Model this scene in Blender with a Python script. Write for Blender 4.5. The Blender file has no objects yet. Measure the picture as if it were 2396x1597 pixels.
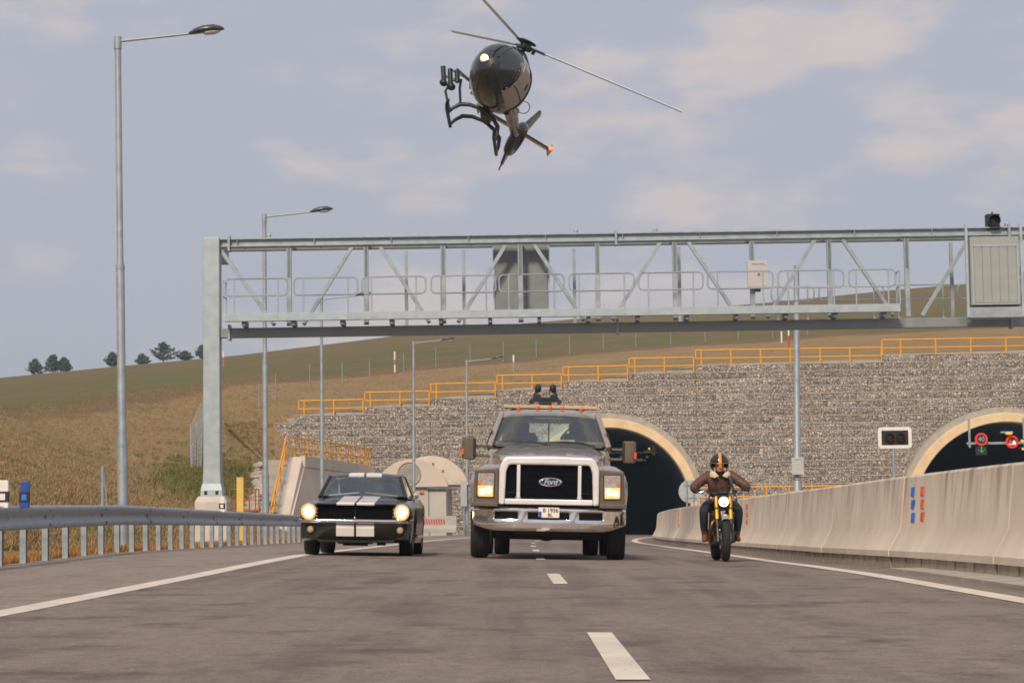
import bpy, bmesh, math, random
import numpy as np
from mathutils import Vector, Matrix, noise as mnoise
random.seed(7)
rng = np.random.default_rng(7)
SC = bpy.context.scene
C = SC.collection
PI = math.pi

# ------------------------------------------------------------------ camera
F = 5300.0                       # focal length in photo pixels (photo 2396 x 1597)
PW, PH = 2396.0, 1597.0
VX, VY, ROLL = 1255.0, 1237.0, 0.014   # where the road axis meets the horizon; horizon slope
HC = 0.46                        # eye height above the far road
_ax, _ay = (VX - PW / 2) / F, (VY - PH / 2) / F
Yc = Vector((_ax, -_ay, 1.0)); Yc.normalize()
Zc = Vector((-ROLL, 1.0, _ay + ROLL * _ax)); Zc.normalize()
Xc = Vector((Yc.y * Zc.z - Yc.z * Zc.y, Yc.z * Zc.x - Yc.x * Zc.z, Yc.x * Zc.y - Yc.y * Zc.x))
Xc = -Xc if Xc.x < 0 else Xc
CR = Vector((Xc.x, Yc.x, Zc.x)); CU = Vector((Xc.y, Yc.y, Zc.y)); CV = Vector((Xc.z, Yc.z, Zc.z))
CAM = Vector((0, 0, HC))
cam = bpy.data.cameras.new('camera')
cam.sensor_width = 36.0
cam.lens = F / PW * 36.0
cam.clip_start = 0.2
cam.clip_end = 4000
cam_o = bpy.data.objects.new('camera', cam)
C.objects.link(cam_o)
cam_o.matrix_world = Matrix(((CR.x, CU.x, -CV.x, CAM.x), (CR.y, CU.y, -CV.y, CAM.y),
                             (CR.z, CU.z, -CV.z, CAM.z), (0, 0, 0, 1)))
SC.camera = cam_o


def ray(px, py):
    return CR * ((px - PW / 2) / F) - CU * ((py - PH / 2) / F) + CV


def pix(px, py, d):
    """point at depth y=d behind a photo pixel"""
    r = ray(px, py)
    return CAM + r * (d / r.y)


# ------------------------------------------------------------------ sky, sun, exposure
SUN_EL, SUN_AZ = math.radians(38), math.radians(196)     # azimuth clockwise from +Y: behind, to the left
W = bpy.data.worlds.new('World'); SC.world = W; W.use_nodes = True
nt = W.node_tree; N = nt.nodes; L = nt.links; N.clear()
out = N.new('ShaderNodeOutputWorld'); bg = N.new('ShaderNodeBackground'); bg.inputs[1].default_value = 1.0
sky = N.new('ShaderNodeTexSky'); sky.sky_type = 'NISHITA'; sky.sun_disc = False
sky.sun_elevation = SUN_EL; sky.sun_rotation = SUN_AZ; sky.dust_density = 3.0; sky.altitude = 300
sc_ = N.new('ShaderNodeVectorMath'); sc_.operation = 'SCALE'; sc_.inputs[3].default_value = 0.045
L.new(sky.outputs[0], sc_.inputs[0])
tc = N.new('ShaderNodeTexCoord')
mp = N.new('ShaderNodeMapping'); mp.inputs[3].default_value = (9, 9, 23); mp.inputs[1].default_value = (3.1, 0.4, 1.7)
L.new(tc.outputs['Generated'], mp.inputs[0])
n1 = N.new('ShaderNodeTexNoise'); n1.inputs['Scale'].default_value = 1.0; n1.inputs['Detail'].default_value = 7; n1.inputs['Roughness'].default_value = 0.56
L.new(mp.outputs[0], n1.inputs[0])
r1 = N.new('ShaderNodeValToRGB'); r1.color_ramp.elements[0].position = 0.47; r1.color_ramp.elements[1].position = 0.70
r1.color_ramp.interpolation = 'EASE'
L.new(n1.outputs[0], r1.inputs[0])
veil = N.new('ShaderNodeMix'); veil.data_type = 'RGBA'; veil.inputs[0].default_value = 0.80
veil.inputs[7].default_value = (0.366, 0.366, 0.425, 1)
L.new(sc_.outputs[0], veil.inputs[6])
cl = N.new('ShaderNodeMix'); cl.data_type = 'RGBA'
cl.inputs[7].default_value = (0.505, 0.43, 0.395, 1)
r2 = N.new('ShaderNodeValToRGB'); r2.color_ramp.elements[0].position = 0.535; r2.color_ramp.elements[1].position = 0.62; L.new(n1.outputs[0], r2.inputs[0])
av = N.new('ShaderNodeMath'); av.operation = 'MULTIPLY_ADD'; av.inputs[1].default_value = 0.26; L.new(r2.outputs[0], av.inputs[0])
hv = N.new('ShaderNodeMath'); hv.operation = 'MULTIPLY'; hv.inputs[1].default_value = 0.72; L.new(r1.outputs[0], hv.inputs[0]); L.new(hv.outputs[0], av.inputs[2])
fm = N.new('ShaderNodeMath'); fm.operation = 'MULTIPLY'; fm.inputs[1].default_value = 0.78
L.new(av.outputs[0], fm.inputs[0]); L.new(fm.outputs[0], cl.inputs[0])
L.new(veil.outputs[2], cl.inputs[6])
L.new(cl.outputs[2], bg.inputs[0]); L.new(bg.outputs[0], out.inputs[0])

sun = bpy.data.lights.new('sun', 'SUN'); sun.energy = 2.3; sun.angle = math.radians(10); sun.color = (1.0, 0.85, 0.66)
sun_o = bpy.data.objects.new('sun', sun); C.objects.link(sun_o)
_sd = Vector((math.sin(SUN_AZ) * math.cos(SUN_EL), math.cos(SUN_AZ) * math.cos(SUN_EL), math.sin(SUN_EL)))
sun_o.rotation_euler = _sd.to_track_quat('Z', 'Y').to_euler()
sun_o.location = (-20, -30, 40)
SC.view_settings.view_transform = 'Standard'; SC.view_settings.look = 'None'
SC.view_settings.exposure = 0.55; SC.view_settings.gamma = 1.0; SC.view_settings.use_curve_mapping = False
SC.cycles.use_denoising = True
SC.cycles.max_bounces = 8
SC.cycles.filter_width = 1.7


# ------------------------------------------------------------------ materials
def _clamp(c):
    return tuple(max(0.0, min(1.0, x)) for x in c)


def mat(name, col, rough=0.6, metal=0.0, var=0.12, scale=6.0, bump=0.0, bscale=40.0, emit=0.0, spec=0.5, coat=0.0, col2=None, stretch=None, detail=4):
    m = bpy.data.materials.new(name); m.use_nodes = True
    t = m.node_tree; p = t.nodes['Principled BSDF']
    p.inputs['Roughness'].default_value = rough; p.inputs['Metallic'].default_value = metal
    p.inputs['Specular IOR Level'].default_value = spec
    p.inputs['Coat Weight'].default_value = coat
    if coat: p.inputs['Coat Roughness'].default_value = 0.045
    tcn = t.nodes.new('ShaderNodeTexCoord')
    src = tcn.outputs['Object']
    if stretch:
        mpn = t.nodes.new('ShaderNodeMapping'); mpn.inputs[3].default_value = stretch
        t.links.new(src, mpn.inputs[0]); src = mpn.outputs[0]
    n = t.nodes.new('ShaderNodeTexNoise'); n.inputs['Scale'].default_value = scale; n.inputs['Detail'].default_value = detail
    t.links.new(src, n.inputs[0])
    mx = t.nodes.new('ShaderNodeMix'); mx.data_type = 'RGBA'
    a = tuple(c * (1 - var) for c in col); b = tuple(c * (1 + var) for c in col) if col2 is None else col2
    if col2 is not None: a = col
    mx.inputs[6].default_value = (*_clamp(a), 1); mx.inputs[7].default_value = (*_clamp(b), 1)
    rp = t.nodes.new('ShaderNodeMapRange'); rp.inputs[1].default_value = 0.32; rp.inputs[2].default_value = 0.68
    t.links.new(n.outputs[0], rp.inputs[0]); t.links.new(rp.outputs[0], mx.inputs[0])
    t.links.new(mx.outputs[2], p.inputs['Base Color'])
    if rough > 0.15:
        rr = t.nodes.new('ShaderNodeMapRange'); rr.inputs[1].default_value = 0.3; rr.inputs[2].default_value = 0.7
        rr.inputs[3].default_value = max(0.05, rough - 0.08); rr.inputs[4].default_value = min(1, rough + 0.08)
        t.links.new(n.outputs[0], rr.inputs[0]); t.links.new(rr.outputs[0], p.inputs['Roughness'])
    if bump:
        n2 = t.nodes.new('ShaderNodeTexNoise'); n2.inputs['Scale'].default_value = bscale; n2.inputs['Detail'].default_value = 5
        t.links.new(src, n2.inputs[0])
        bp = t.nodes.new('ShaderNodeBump'); bp.inputs['Strength'].default_value = min(1, bump); bp.inputs['Distance'].default_value = 0.02
        t.links.new(n2.outputs[0], bp.inputs['Height']); t.links.new(bp.outputs[0], p.inputs['Normal'])
    if emit:
        p.inputs['Emission Color'].default_value = (*_clamp(col), 1); p.inputs['Emission Strength'].default_value = emit
    return m


def glass_mat(name, tint, alpha=0.35, rough=0.03):
    m = bpy.data.materials.new(name); m.use_nodes = True
    t = m.node_tree; t.nodes.clear()
    o = t.nodes.new('ShaderNodeOutputMaterial'); g = t.nodes.new('ShaderNodeBsdfGlossy'); tr = t.nodes.new('ShaderNodeBsdfTransparent')
    g.inputs['Roughness'].default_value = rough; g.inputs['Color'].default_value = (0.9, 0.95, 0.95, 1)
    tr.inputs['Color'].default_value = (*tint, 1)
    fr = t.nodes.new('ShaderNodeFresnel'); fr.inputs[0].default_value = 1.5
    ad = t.nodes.new('ShaderNodeMath'); ad.operation = 'ADD'; ad.inputs[1].default_value = alpha; ad.use_clamp = True
    t.links.new(fr.outputs[0], ad.inputs[0])
    mx = t.nodes.new('ShaderNodeMixShader'); t.links.new(ad.outputs[0], mx.inputs[0])
    t.links.new(tr.outputs[0], mx.inputs[1]); t.links.new(g.outputs[0], mx.inputs[2]); t.links.new(mx.outputs[0], o.inputs[0])
    return m


# ------------------------------------------------------------------ mesh builder
class MB:
    def __init__(s): s.v = []; s.f = []

    def add(s, vs, fs):
        b = len(s.v); s.v += [tuple(v) for v in vs]; s.f += [tuple(b + i for i in f) for f in fs]; return s

    def bx(s, x0, x1, y0, y1, z0, z1):
        return s.add([(x, y, z) for z in (z0, z1) for y in (y0, y1) for x in (x0, x1)],
                     [(0, 2, 3, 1), (4, 5, 7, 6), (0, 1, 5, 4), (2, 6, 7, 3), (0, 4, 6, 2), (1, 3, 7, 5)])

    def obox(s, p0, p1, w, h, up=(0, 0, 1)):
        """bar from p0 to p1, w across, h along 'up'"""
        p0 = Vector(p0); p1 = Vector(p1); a = (p1 - p0).normalized(); u = Vector(up)
        r = a.cross(u)
        if r.length < 1e-4: r = a.cross(Vector((0, 1, 0)))
        r.normalize(); u = r.cross(a)
        vs = [p + r * (sx * w / 2) + u * (sy * h / 2) for p in (p0, p1) for sx, sy in ((-1, -1), (1, -1), (1, 1), (-1, 1))]
        return s.add(vs, [(3, 2, 1, 0), (4, 5, 6, 7), (0, 1, 5, 4), (1, 2, 6, 5), (2, 3, 7, 6), (3, 0, 4, 7)])

    def tube(s, p0, p1, r0, r1=None, n=10, caps=True):
        r1 = r0 if r1 is None else r1
        p0 = Vector(p0); p1 = Vector(p1); a = (p1 - p0).normalized()
        u = a.orthogonal().normalized(); w = a.cross(u)
        vs = [p + (u * math.cos(2 * PI * i / n) + w * math.sin(2 * PI * i / n)) * r for p, r in ((p0, r0), (p1, r1)) for i in range(n)]
        fs = [(i, (i + 1) % n, n + (i + 1) % n, n + i) for i in range(n)]
        if caps: fs += [tuple(range(n))[::-1], tuple(range(n, 2 * n))]
        return s.add(vs, fs)

    def path(s, pts, r, n=8, closed=False):
        P = [Vector(p) for p in pts]; m = len(P); rings = []
        u = None
        for i in range(m):
            a = (P[(i + 1) % m] - P[i - 1]) if (closed or 0 < i < m - 1) else (P[1] - P[0] if i == 0 else P[-1] - P[-2])
            a.normalize()
            if u is None: u = a.orthogonal().normalized()
            u = (u - a * u.dot(a)).normalized(); w = a.cross(u)
            rr = r[i] if isinstance(r, (list, tuple)) else r
            rings.append([P[i] + (u * math.cos(2 * PI * k / n) + w * math.sin(2 * PI * k / n)) * rr for k in range(n)])
        if closed: rings.append(rings[0])
        return s.loft(rings, True, not closed)

    def loft(s, rings, closed=True, caps=True):
        n = len(rings[0]); vs = [v for r in rings for v in r]; fs = []
        for j in range(len(rings) - 1):
            for i in range(n if closed else n - 1):
                fs.append((j * n + i, j * n + (i + 1) % n, (j + 1) * n + (i + 1) % n, (j + 1) * n + i))
        if caps: fs += [tuple(range(n))[::-1], tuple(range((len(rings) - 1) * n, len(rings) * n))]
        return s.add(vs, fs)

    def prism(s, poly, y0, y1):
        n = len(poly); vs = [(x, y0, z) for x, z in poly] + [(x, y1, z) for x, z in poly]
        return s.add(vs, [tuple(range(n)), tuple(range(n, 2 * n))[::-1]] + [(i, n + i, n + (i + 1) % n, (i + 1) % n) for i in range(n)])

    def prism_x(s, poly, x0, x1):          # poly of (y, z)
        n = len(poly); vs = [(x0, y, z) for y, z in poly] + [(x1, y, z) for y, z in poly]
        return s.add(vs, [tuple(range(n))[::-1], tuple(range(n, 2 * n))] + [(i, (i + 1) % n, n + (i + 1) % n, n + i) for i in range(n)])

    def prism_z(s, poly, z0, z1):          # poly of (x, y)
        n = len(poly); vs = [(x, y, z0) for x, y in poly] + [(x, y, z1) for x, y in poly]
        return s.add(vs, [tuple(range(n))[::-1], tuple(range(n, 2 * n))] + [(i, (i + 1) % n, n + (i + 1) % n, n + i) for i in range(n)])

    def lathe(s, prof, o, ax, n=24, caps=False):
        o = Vector(o); a = Vector(ax).normalized(); u = a.orthogonal().normalized(); w = a.cross(u)
        rings = [[o + a * h + (u * math.cos(2 * PI * i / n) + w * math.sin(2 * PI * i / n)) * r for i in range(n)] for r, h in prof]
        return s.loft(rings, True, caps)

    def ell(s, c, r, nu=16, nv=10, M=None):
        rings = []
        for j in range(nv + 1):
            t = PI * (j / nv); t = min(max(t, 0.02), PI - 0.02)
            ring = []
            for i in range(nu):
                a = 2 * PI * i / nu
                v = Vector((r[0] * math.sin(t) * math.cos(a), r[1] * math.sin(t) * math.sin(a), -r[2] * math.cos(t)))
                if M: v = M @ v
                ring.append(v + Vector(c))
            rings.append(ring)
        return s.loft(rings, True, True)

    def torus(s, c, ax, R, r, n=28, m=10):
        c = Vector(c); a = Vector(ax).normalized(); u = a.orthogonal().normalized(); w = a.cross(u)
        rings = []
        for i in range(n + 1):
            t = 2 * PI * i / n; d = u * math.cos(t) + w * math.sin(t)
            rr = r if not isinstance(r, tuple) else r
            rings.append([c + d * (R + (r if not isinstance(r, tuple) else r[0]) * math.cos(2 * PI * k / m)) + a * ((r if not isinstance(r, tuple) else r[1]) * math.sin(2 * PI * k / m)) for k in range(m)])
        return s.loft(rings, True, False)

    def mesh(s, name, m=None, smooth=None):
        me = bpy.data.meshes.new(name); me.from_pydata(s.v, [], s.f); me.update()
        bm = bmesh.new(); bm.from_mesh(me)
        bmesh.ops.recalc_face_normals(bm, faces=bm.faces)
        bm.to_mesh(me); bm.free()
        if m is not None: me.materials.append(m)
        if smooth is not None:
            me.polygons.foreach_set('use_smooth', [True] * len(me.polygons))
            me.set_sharp_from_angle(angle=math.radians(smooth))
        return me

    def build(s, name, m, parent=None, smooth=None, bevel=0.0, seg=2, loc=None):
        me = s.mesh(name, m, smooth)
        o = bpy.data.objects.new(name, me); C.objects.link(o)
        if parent is not None: o.parent = parent
        if loc is not None: o.location = loc
        if bevel:
            b = o.modifiers.new('bevel', 'BEVEL'); b.width = bevel; b.segments = seg; b.limit_method = 'ANGLE'; b.angle_limit = math.radians(35)
        return o


def inst(name, me, parent, loc=(0, 0, 0), rot=None, scale=None):
    o = bpy.data.objects.new(name, me); C.objects.link(o); o.parent = parent; o.location = loc
    if rot: o.rotation_euler = rot
    if scale: o.scale = scale
    return o


def tag(o, label, cat, group=None):
    o['label'] = label; o['category'] = cat
    if group: o['group'] = group
    return o


def thing(name, label, cat, loc=(0, 0, 0), rot=(0, 0, 0), group=None):
    o = bpy.data.objects.new(name, None); C.objects.link(o); o.location = loc; o.rotation_euler = rot
    o.empty_display_size = 0.2
    return tag(o, label, cat, group)


def structure(o):
    o['kind'] = 'structure'; return o


def text_mesh(s, size, extrude, shear=0.0, bold=0.0, space=1.0):
    cu = bpy.data.curves.new('t', 'FONT'); cu.body = s; cu.size = size; cu.extrude = extrude; cu.shear = shear; cu.offset = bold
    cu.align_x = 'CENTER'; cu.align_y = 'CENTER'; cu.space_character = space
    o = bpy.data.objects.new('t', cu); C.objects.link(o)
    dg = bpy.context.evaluated_depsgraph_get(); dg.update()
    me = bpy.data.meshes.new_from_object(o.evaluated_get(dg))
    bpy.data.objects.remove(o)
    return me


def text(name, s, size, m, parent, loc, extrude=0.002, shear=0.0, bold=0.0, rot=(PI / 2, 0, 0), space=1.0):
    me = text_mesh(s, size, extrude, shear, bold, space); me.materials.clear(); me.materials.append(m)
    return inst(name, me, parent, loc, rot)


def lerp(a, b, t): return a + (b - a) * t


# ------------------------------------------------------------------ road geometry
def zr(d): return float(np.interp(d, [-30, 0, 10, 16, 20, 23.3, 27, 31, 36, 42], [-0.26, -0.19, -0.145, -0.112, -0.085, -0.062, -0.038, -0.018, -0.004, 0.0]))
def cf(d): return float(np.interp(d, [0, 16, 25, 36, 60], [0.0105, 0.0105, 0.014, 0.027, 0.027]))
def cv(d): return 0.00089 * max(0.0, d - 75.0) ** 2
def RP(l, d, dz=0.0): return Vector((l + cv(d), d, zr(d) - cf(d) * l + dz))


def drange(a, b, step):
    n = max(1, int(math.ceil((b - a) / step))); return [a + (b - a) * i / n for i in range(n + 1)]


def strip(name, l0, l1, d0, d1, m, dz=0.004, step=1.0, parent=None):
    mb = MB(); ds = drange(d0, d1, step)
    f0 = l0 if callable(l0) else (lambda d: l0); f1 = l1 if callable(l1) else (lambda d: l1)
    mb.loft([[RP(f0(d), d, dz), RP(f1(d), d, dz)] for d in ds], closed=False, caps=False)
    return mb.build(name, m, parent, smooth=180)
# ------------------------------------------------------------------ shared materials
GALV = mat('galvanised steel', (0.32, 0.365, 0.40), 0.5, 0.35, 0.12, 5, 0.05, 60)
GALV_L = mat('pale galvanised steel', (0.37, 0.43, 0.475), 0.5, 0.25, 0.08, 4)
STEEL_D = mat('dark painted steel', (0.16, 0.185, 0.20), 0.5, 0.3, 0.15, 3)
CONC = mat('weathered concrete', (0.50, 0.425, 0.35), 0.85, 0, 0.1, 1.3, 0.25, 25)
CONC_D = mat('grey concrete', (0.36, 0.33, 0.29), 0.85, 0, 0.14, 2.0, 0.25, 25)
YEL = mat('yellow railing paint', (0.74, 0.335, 0.02), 0.5, 0, 0.08, 5)
WHITE = mat('white paint', (0.78, 0.73, 0.68), 0.5, 0, 0.05, 5)
BLACK = mat('black paint', (0.012, 0.013, 0.015), 0.5, 0, 0.1, 5)
RUBBER = mat('tyre rubber', (0.017, 0.017, 0.019), 0.8, 0, 0.25, 20, 0.2, 60)
CHROME = mat('chrome', (0.82, 0.80, 0.80), 0.08, 1.0, 0.02, 3)
RED = mat('red paint', (0.55, 0.05, 0.03), 0.5, 0, 0.1, 8)
BLUE = mat('blue paint', (0.015, 0.06, 0.33), 0.5, 0, 0.1, 8)
ORANGE = mat('amber lens', (0.75, 0.17, 0.01), 0.25, 0, 0.05, 8)


def asphalt(name, c0, c1, c2):
    m = bpy.data.materials.new(name); m.use_nodes = True; t = m.node_tree; p = t.nodes['Principled BSDF']
    tcn = t.nodes.new('ShaderNodeTexCoord')
    def nz(sc, st, det=5, rough=0.55):
        mpn = t.nodes.new('ShaderNodeMapping'); mpn.inputs[3].default_value = st; t.links.new(tcn.outputs['Object'], mpn.inputs[0])
        n = t.nodes.new('ShaderNodeTexNoise'); n.inputs['Scale'].default_value = sc; n.inputs['Detail'].default_value = det; n.inputs['Roughness'].default_value = rough
        t.links.new(mpn.outputs[0], n.inputs[0]); return n.outputs[0]
    def mr(s, a, b, c=0, d=1):
        r = t.nodes.new('ShaderNodeMapRange'); r.inputs[1].default_value = a; r.inputs[2].default_value = b; r.inputs[3].default_value = c; r.inputs[4].default_value = d
        t.links.new(s, r.inputs[0]); return r.outputs[0]
    def mix(f, a, b):
        x = t.nodes.new('ShaderNodeMix'); x.data_type = 'RGBA'; t.links.new(f, x.inputs[0])
        for i, v in ((6, a), (7, b)):
            if isinstance(v, tuple): x.inputs[i].default_value = (*v, 1)
            else: t.links.new(v, x.inputs[i])
        return x.outputs[2]
    big = mr(nz(0.55, (1.0, 0.35, 1)), 0.36, 0.62)
    streak = mr(nz(1.0, (2.6, 0.06, 1), 4), 0.38, 0.66)
    patch = mr(nz(1.3, (1, 0.9, 1), 6, 0.65), 0.52, 0.68)
    grain = mr(nz(70, (1, 1, 1), 3, 0.7), 0.3, 0.7)
    c = mix(big, c0, c1); c = mix(streak, c, c1)
    c = mix(patch, c, c2)
    mid = mr(nz(9, (1, .7, 1), 5, .7), .32, .68)
    dm = mix(mid, (.80, .80, .80), (1.2, 1.2, 1.2))
    d0 = mix(grain, (0.60, 0.60, 0.60), (1.38, 1.38, 1.38))
    mm = t.nodes.new('ShaderNodeMix'); mm.data_type = 'RGBA'; mm.blend_type = 'MULTIPLY'; mm.inputs[0].default_value = 1.0
    t.links.new(dm, mm.inputs[6]); t.links.new(d0, mm.inputs[7]); d = mm.outputs[2]
    mu = t.nodes.new('ShaderNodeMix'); mu.data_type = 'RGBA'; mu.blend_type = 'MULTIPLY'; mu.inputs[0].default_value = 1.0
    t.links.new(c, mu.inputs[6]); t.links.new(d, mu.inputs[7]); t.links.new(mu.outputs[2], p.inputs['Base Color'])
    p.inputs['Roughness'].default_value = 0.78; p.inputs['Specular IOR Level'].default_value = 0.3
    bp = t.nodes.new('ShaderNodeBump'); bp.inputs['Strength'].default_value = 0.35; bp.inputs['Distance'].default_value = 0.006
    t.links.new(nz(110, (1, 1, 1), 3, 0.7), bp.inputs['Height']); t.links.new(bp.outputs[0], p.inputs['Normal'])
    return m


ASPH = asphalt('lane asphalt', (0.132, 0.104, 0.088), (0.222, 0.18, 0.152), (0.108, 0.084, 0.072))
ASPH_S = asphalt('shoulder asphalt', (0.225, 0.185, 0.153), (0.27, 0.222, 0.186), (0.18, 0.145, 0.12))
LINE = mat('road line paint', (0.66, 0.58, 0.50), 0.7, 0, 0.14, 3, 0.2, 60, detail=8)
_t = LINE.node_tree; _p = _t.nodes['Principled BSDF']; _src = _p.inputs['Base Color'].links[0].from_socket
_n = _t.nodes.new('ShaderNodeTexNoise'); _n.inputs['Scale'].default_value = 14; _n.inputs['Detail'].default_value = 6; _n.inputs['Roughness'].default_value = .75
_g = _t.nodes.new('ShaderNodeNewGeometry'); _t.links.new(_g.outputs['Position'], _n.inputs[0])
_m = _t.nodes.new('ShaderNodeMapRange'); _m.inputs[1].default_value = .60; _m.inputs[2].default_value = .68; _t.links.new(_n.outputs[0], _m.inputs[0])
_x = _t.nodes.new('ShaderNodeMix'); _x.data_type = 'RGBA'; _x.inputs[7].default_value = (.24, .2, .165, 1)
_t.links.new(_m.outputs[0], _x.inputs[0]); _t.links.new(_src, _x.inputs[6]); _t.links.new(_x.outputs[2], _p.inputs['Base Color'])

# ------------------------------------------------------------------ ground and roads
gm = mat('distant ground', (0.17, 0.135, 0.07), 0.95, 0, 0.3, 0.05)
structure(MB().add([(-1500, -400, -3), (1500, -400, -3), (1500, 1600, -3), (-1500, 1600, -3)], [(0, 1, 2, 3)]).build('ground', gm))
LEFT_EDGE, RAIL_L = -6.85, -6.6
structure(strip('road', -3.6, lambda d: 5.35 + 0.012 * max(0, d - 23), -30, 330, ASPH, 0.0, 1.0))
structure(strip('road_shoulder', LEFT_EDGE, -3.6, -30, 330, ASPH_S, 0.0, 1.0))
mb = MB(); mb.loft([[RP(5.2, d, -.03), RP(9, d, -.03), RP(34, d, -.03 - 0.0)] for d in drange(-30, 330, 3)], False, False)
structure(mb.build('opposite_road', ASPH_S, smooth=180))
structure(strip('edge_line', -3.86, -3.61, -10, 300, LINE, 0.004))
structure(strip('edge_line', 3.62, 3.87, -10, 300, LINE, 0.005))
def dashL(d): return float(np.interp(d, [0, 12.8, 25.7, 35, 64, 100], [0.46, 0.35, 0.18, 0.06, -0.1, -0.1]))
for d0 in (-3.6, 9.2, 22.0, 34.6, 47, 59.5, 72, 84.5, 97, 109.5, 122, 134.5):
    s_ = 3.75
    structure(strip('lane_dash', lambda d: dashL(d) - 0.07, lambda d: dashL(d) + 0.07, d0, d0 + s_, LINE, 0.005, 0.5))


def on_road(px, py):
    r = ray(px, py); d = 20.0
    for _ in range(30):
        p = CAM + r * (d / r.y); g = zr(d) - cf(d) * (p.x - cv(d))
        d *= (HC - g) / max(1e-3, (HC - p.z))
    return p.x - cv(d), d


# concrete gutter in front of the barrier
g = MB(); g.loft([[RP(4.34, d, .0), RP(4.34, d, .03), RP(5.2, d, .045)] for d in drange(12, 28.2, 1)] + [[RP(4.50, 28.8, 0), RP(4.50, 28.8, .003), RP(5.0, 28.8, .004)]], False, False)
structure(g.build('gutter', CONC_D))

# ------------------------------------------------------------------ hillside
def plane_pt(px, el, y=430.0):
    return ((px - VX) / F * y, y, HC + el * y)


cols = [  # A toe, B bench, C edge of the field, D skyline
    ((None, -60), (-9.8, -60, .15), (-36, -60, 8.5), (-300, -60, 27)),
    ((None, 20), (-9.8, 20, .15), (-36, 20, 8.5), (-300, 120, 27)),
    ((None, 60), (-9.6, 60, .2), (-36, 60, 8.6), (-260, 230, 27)),
    ((None, 95), (-9.8, 95, .2), (-36, 110, 8.8), (-200, 350, 28)),
    ((None, 108), (-12.6, 110, .8), (-35.5, 150, 9.0), plane_pt(0, .069)),
    ((-10.0, 125, .1), (-15.6, 128, 2.7), (-30, 165, 10.8), plane_pt(280, .0737)),
    ((-12.5, 148.6, .3), (-20.4, 148.6, 7.7), (-23.6, 180, 12.7), plane_pt(560, .0777)),
    ((-15.8, 151.55, 7.80), (-15.8, 151.75, 8.15), (-17, 190, 13.8), plane_pt(780, .0827)),
    ((-9, 151.55, 8.40), (-9, 151.75, 8.75), (-9.6, 200, 15.0), plane_pt(1000, .0877)),
    ((0, 151.55, 9.40), (0, 151.75, 9.75), (2, 209, 16.5), plane_pt(1300, .0917)),
    ((11, 151.55, 10.65), (11, 151.75, 11.0), (12, 215, 17.7), plane_pt(1670, .0962)),
    ((23.2, 151.55, 11.05), (23.2, 151.75, 11.4), (26, 220, 18.8), plane_pt(2100, .1032)),
    ((34, 151.55, 11.35), (34, 151.75, 11.7), (45, 222, 19.8), plane_pt(2396, .1072)),
    ((70, 151.55, 11.65), (70, 151.75, 12), (90, 222, 22), (190, 430, 54)),
    ((160, 151.55, 11.65), (160, 151.75, 12), (180, 222, 24), (360, 430, 60))]
SUBC = 10; NB, NC = 26, 22


def colat(u):
    i = min(int(u), len(cols) - 2); t = u - i
    res = []
    for k in range(4):
        a, b = cols[i][k], cols[i + 1][k]
        def full(q): return Vector(q) if q[0] is not None else RP(LEFT_EDGE + .02, q[1], -0.02)
        res.append(full(a).lerp(full(b), t))
    return res


tv, tf, band = [], [], []
NR = 1 + 1 + NB + NC + 3
ncol = (len(cols) - 1) * SUBC + 1
hill_pts = {}
for c in range(ncol):
    A, B, Cc, D = colat(c / SUBC)
    row = [A, A.lerp(B, 0.5)]; bv = [0, 0.02]
    for k in range(NB + 1):
        t = k / NB; p = B.lerp(Cc, t)
        p.z += 0.35 * math.sin(PI * t) * (mnoise.noise(Vector((p.x * .09, p.y * .09, 3))) + 0.5 * mnoise.noise(Vector((p.x * .3, p.y * .3, 9))))
        row.append(p); bv.append(0.05 + 0.95 * t)
    for k in range(1, NC + 1):
        t = k / NC; p = Cc.lerp(D, t); p.z += 1.5 * math.sin(PI * t) * 0.25 * mnoise.noise(Vector((p.x * .02, p.y * .02, 3))) + 1.0 * math.sin(PI * t)
        row.append(p); bv.append(1 + t)
    row.append(D + Vector((0, 60, 1.2)) * 0.3); bv.append(2.0)
    row.append(D + Vector((D.x * .3, 250, -25))); bv.append(2.0)
    nrow = len(row)
    for k in range(nrow): tv.append(tuple(row[k])); band.append(bv[k])
for c in range(ncol - 1):
    for k in range(nrow - 1):
        a = c * nrow + k; tf.append((a, a + nrow, a + nrow + 1, a + 1))
me = bpy.data.meshes.new('hillside'); me.from_pydata(tv, [], tf); me.update()
at = me.attributes.new('band', 'FLOAT', 'POINT'); at.data.foreach_set('value', band)
me.polygons.foreach_set('use_smooth', [True] * len(me.polygons))


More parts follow.
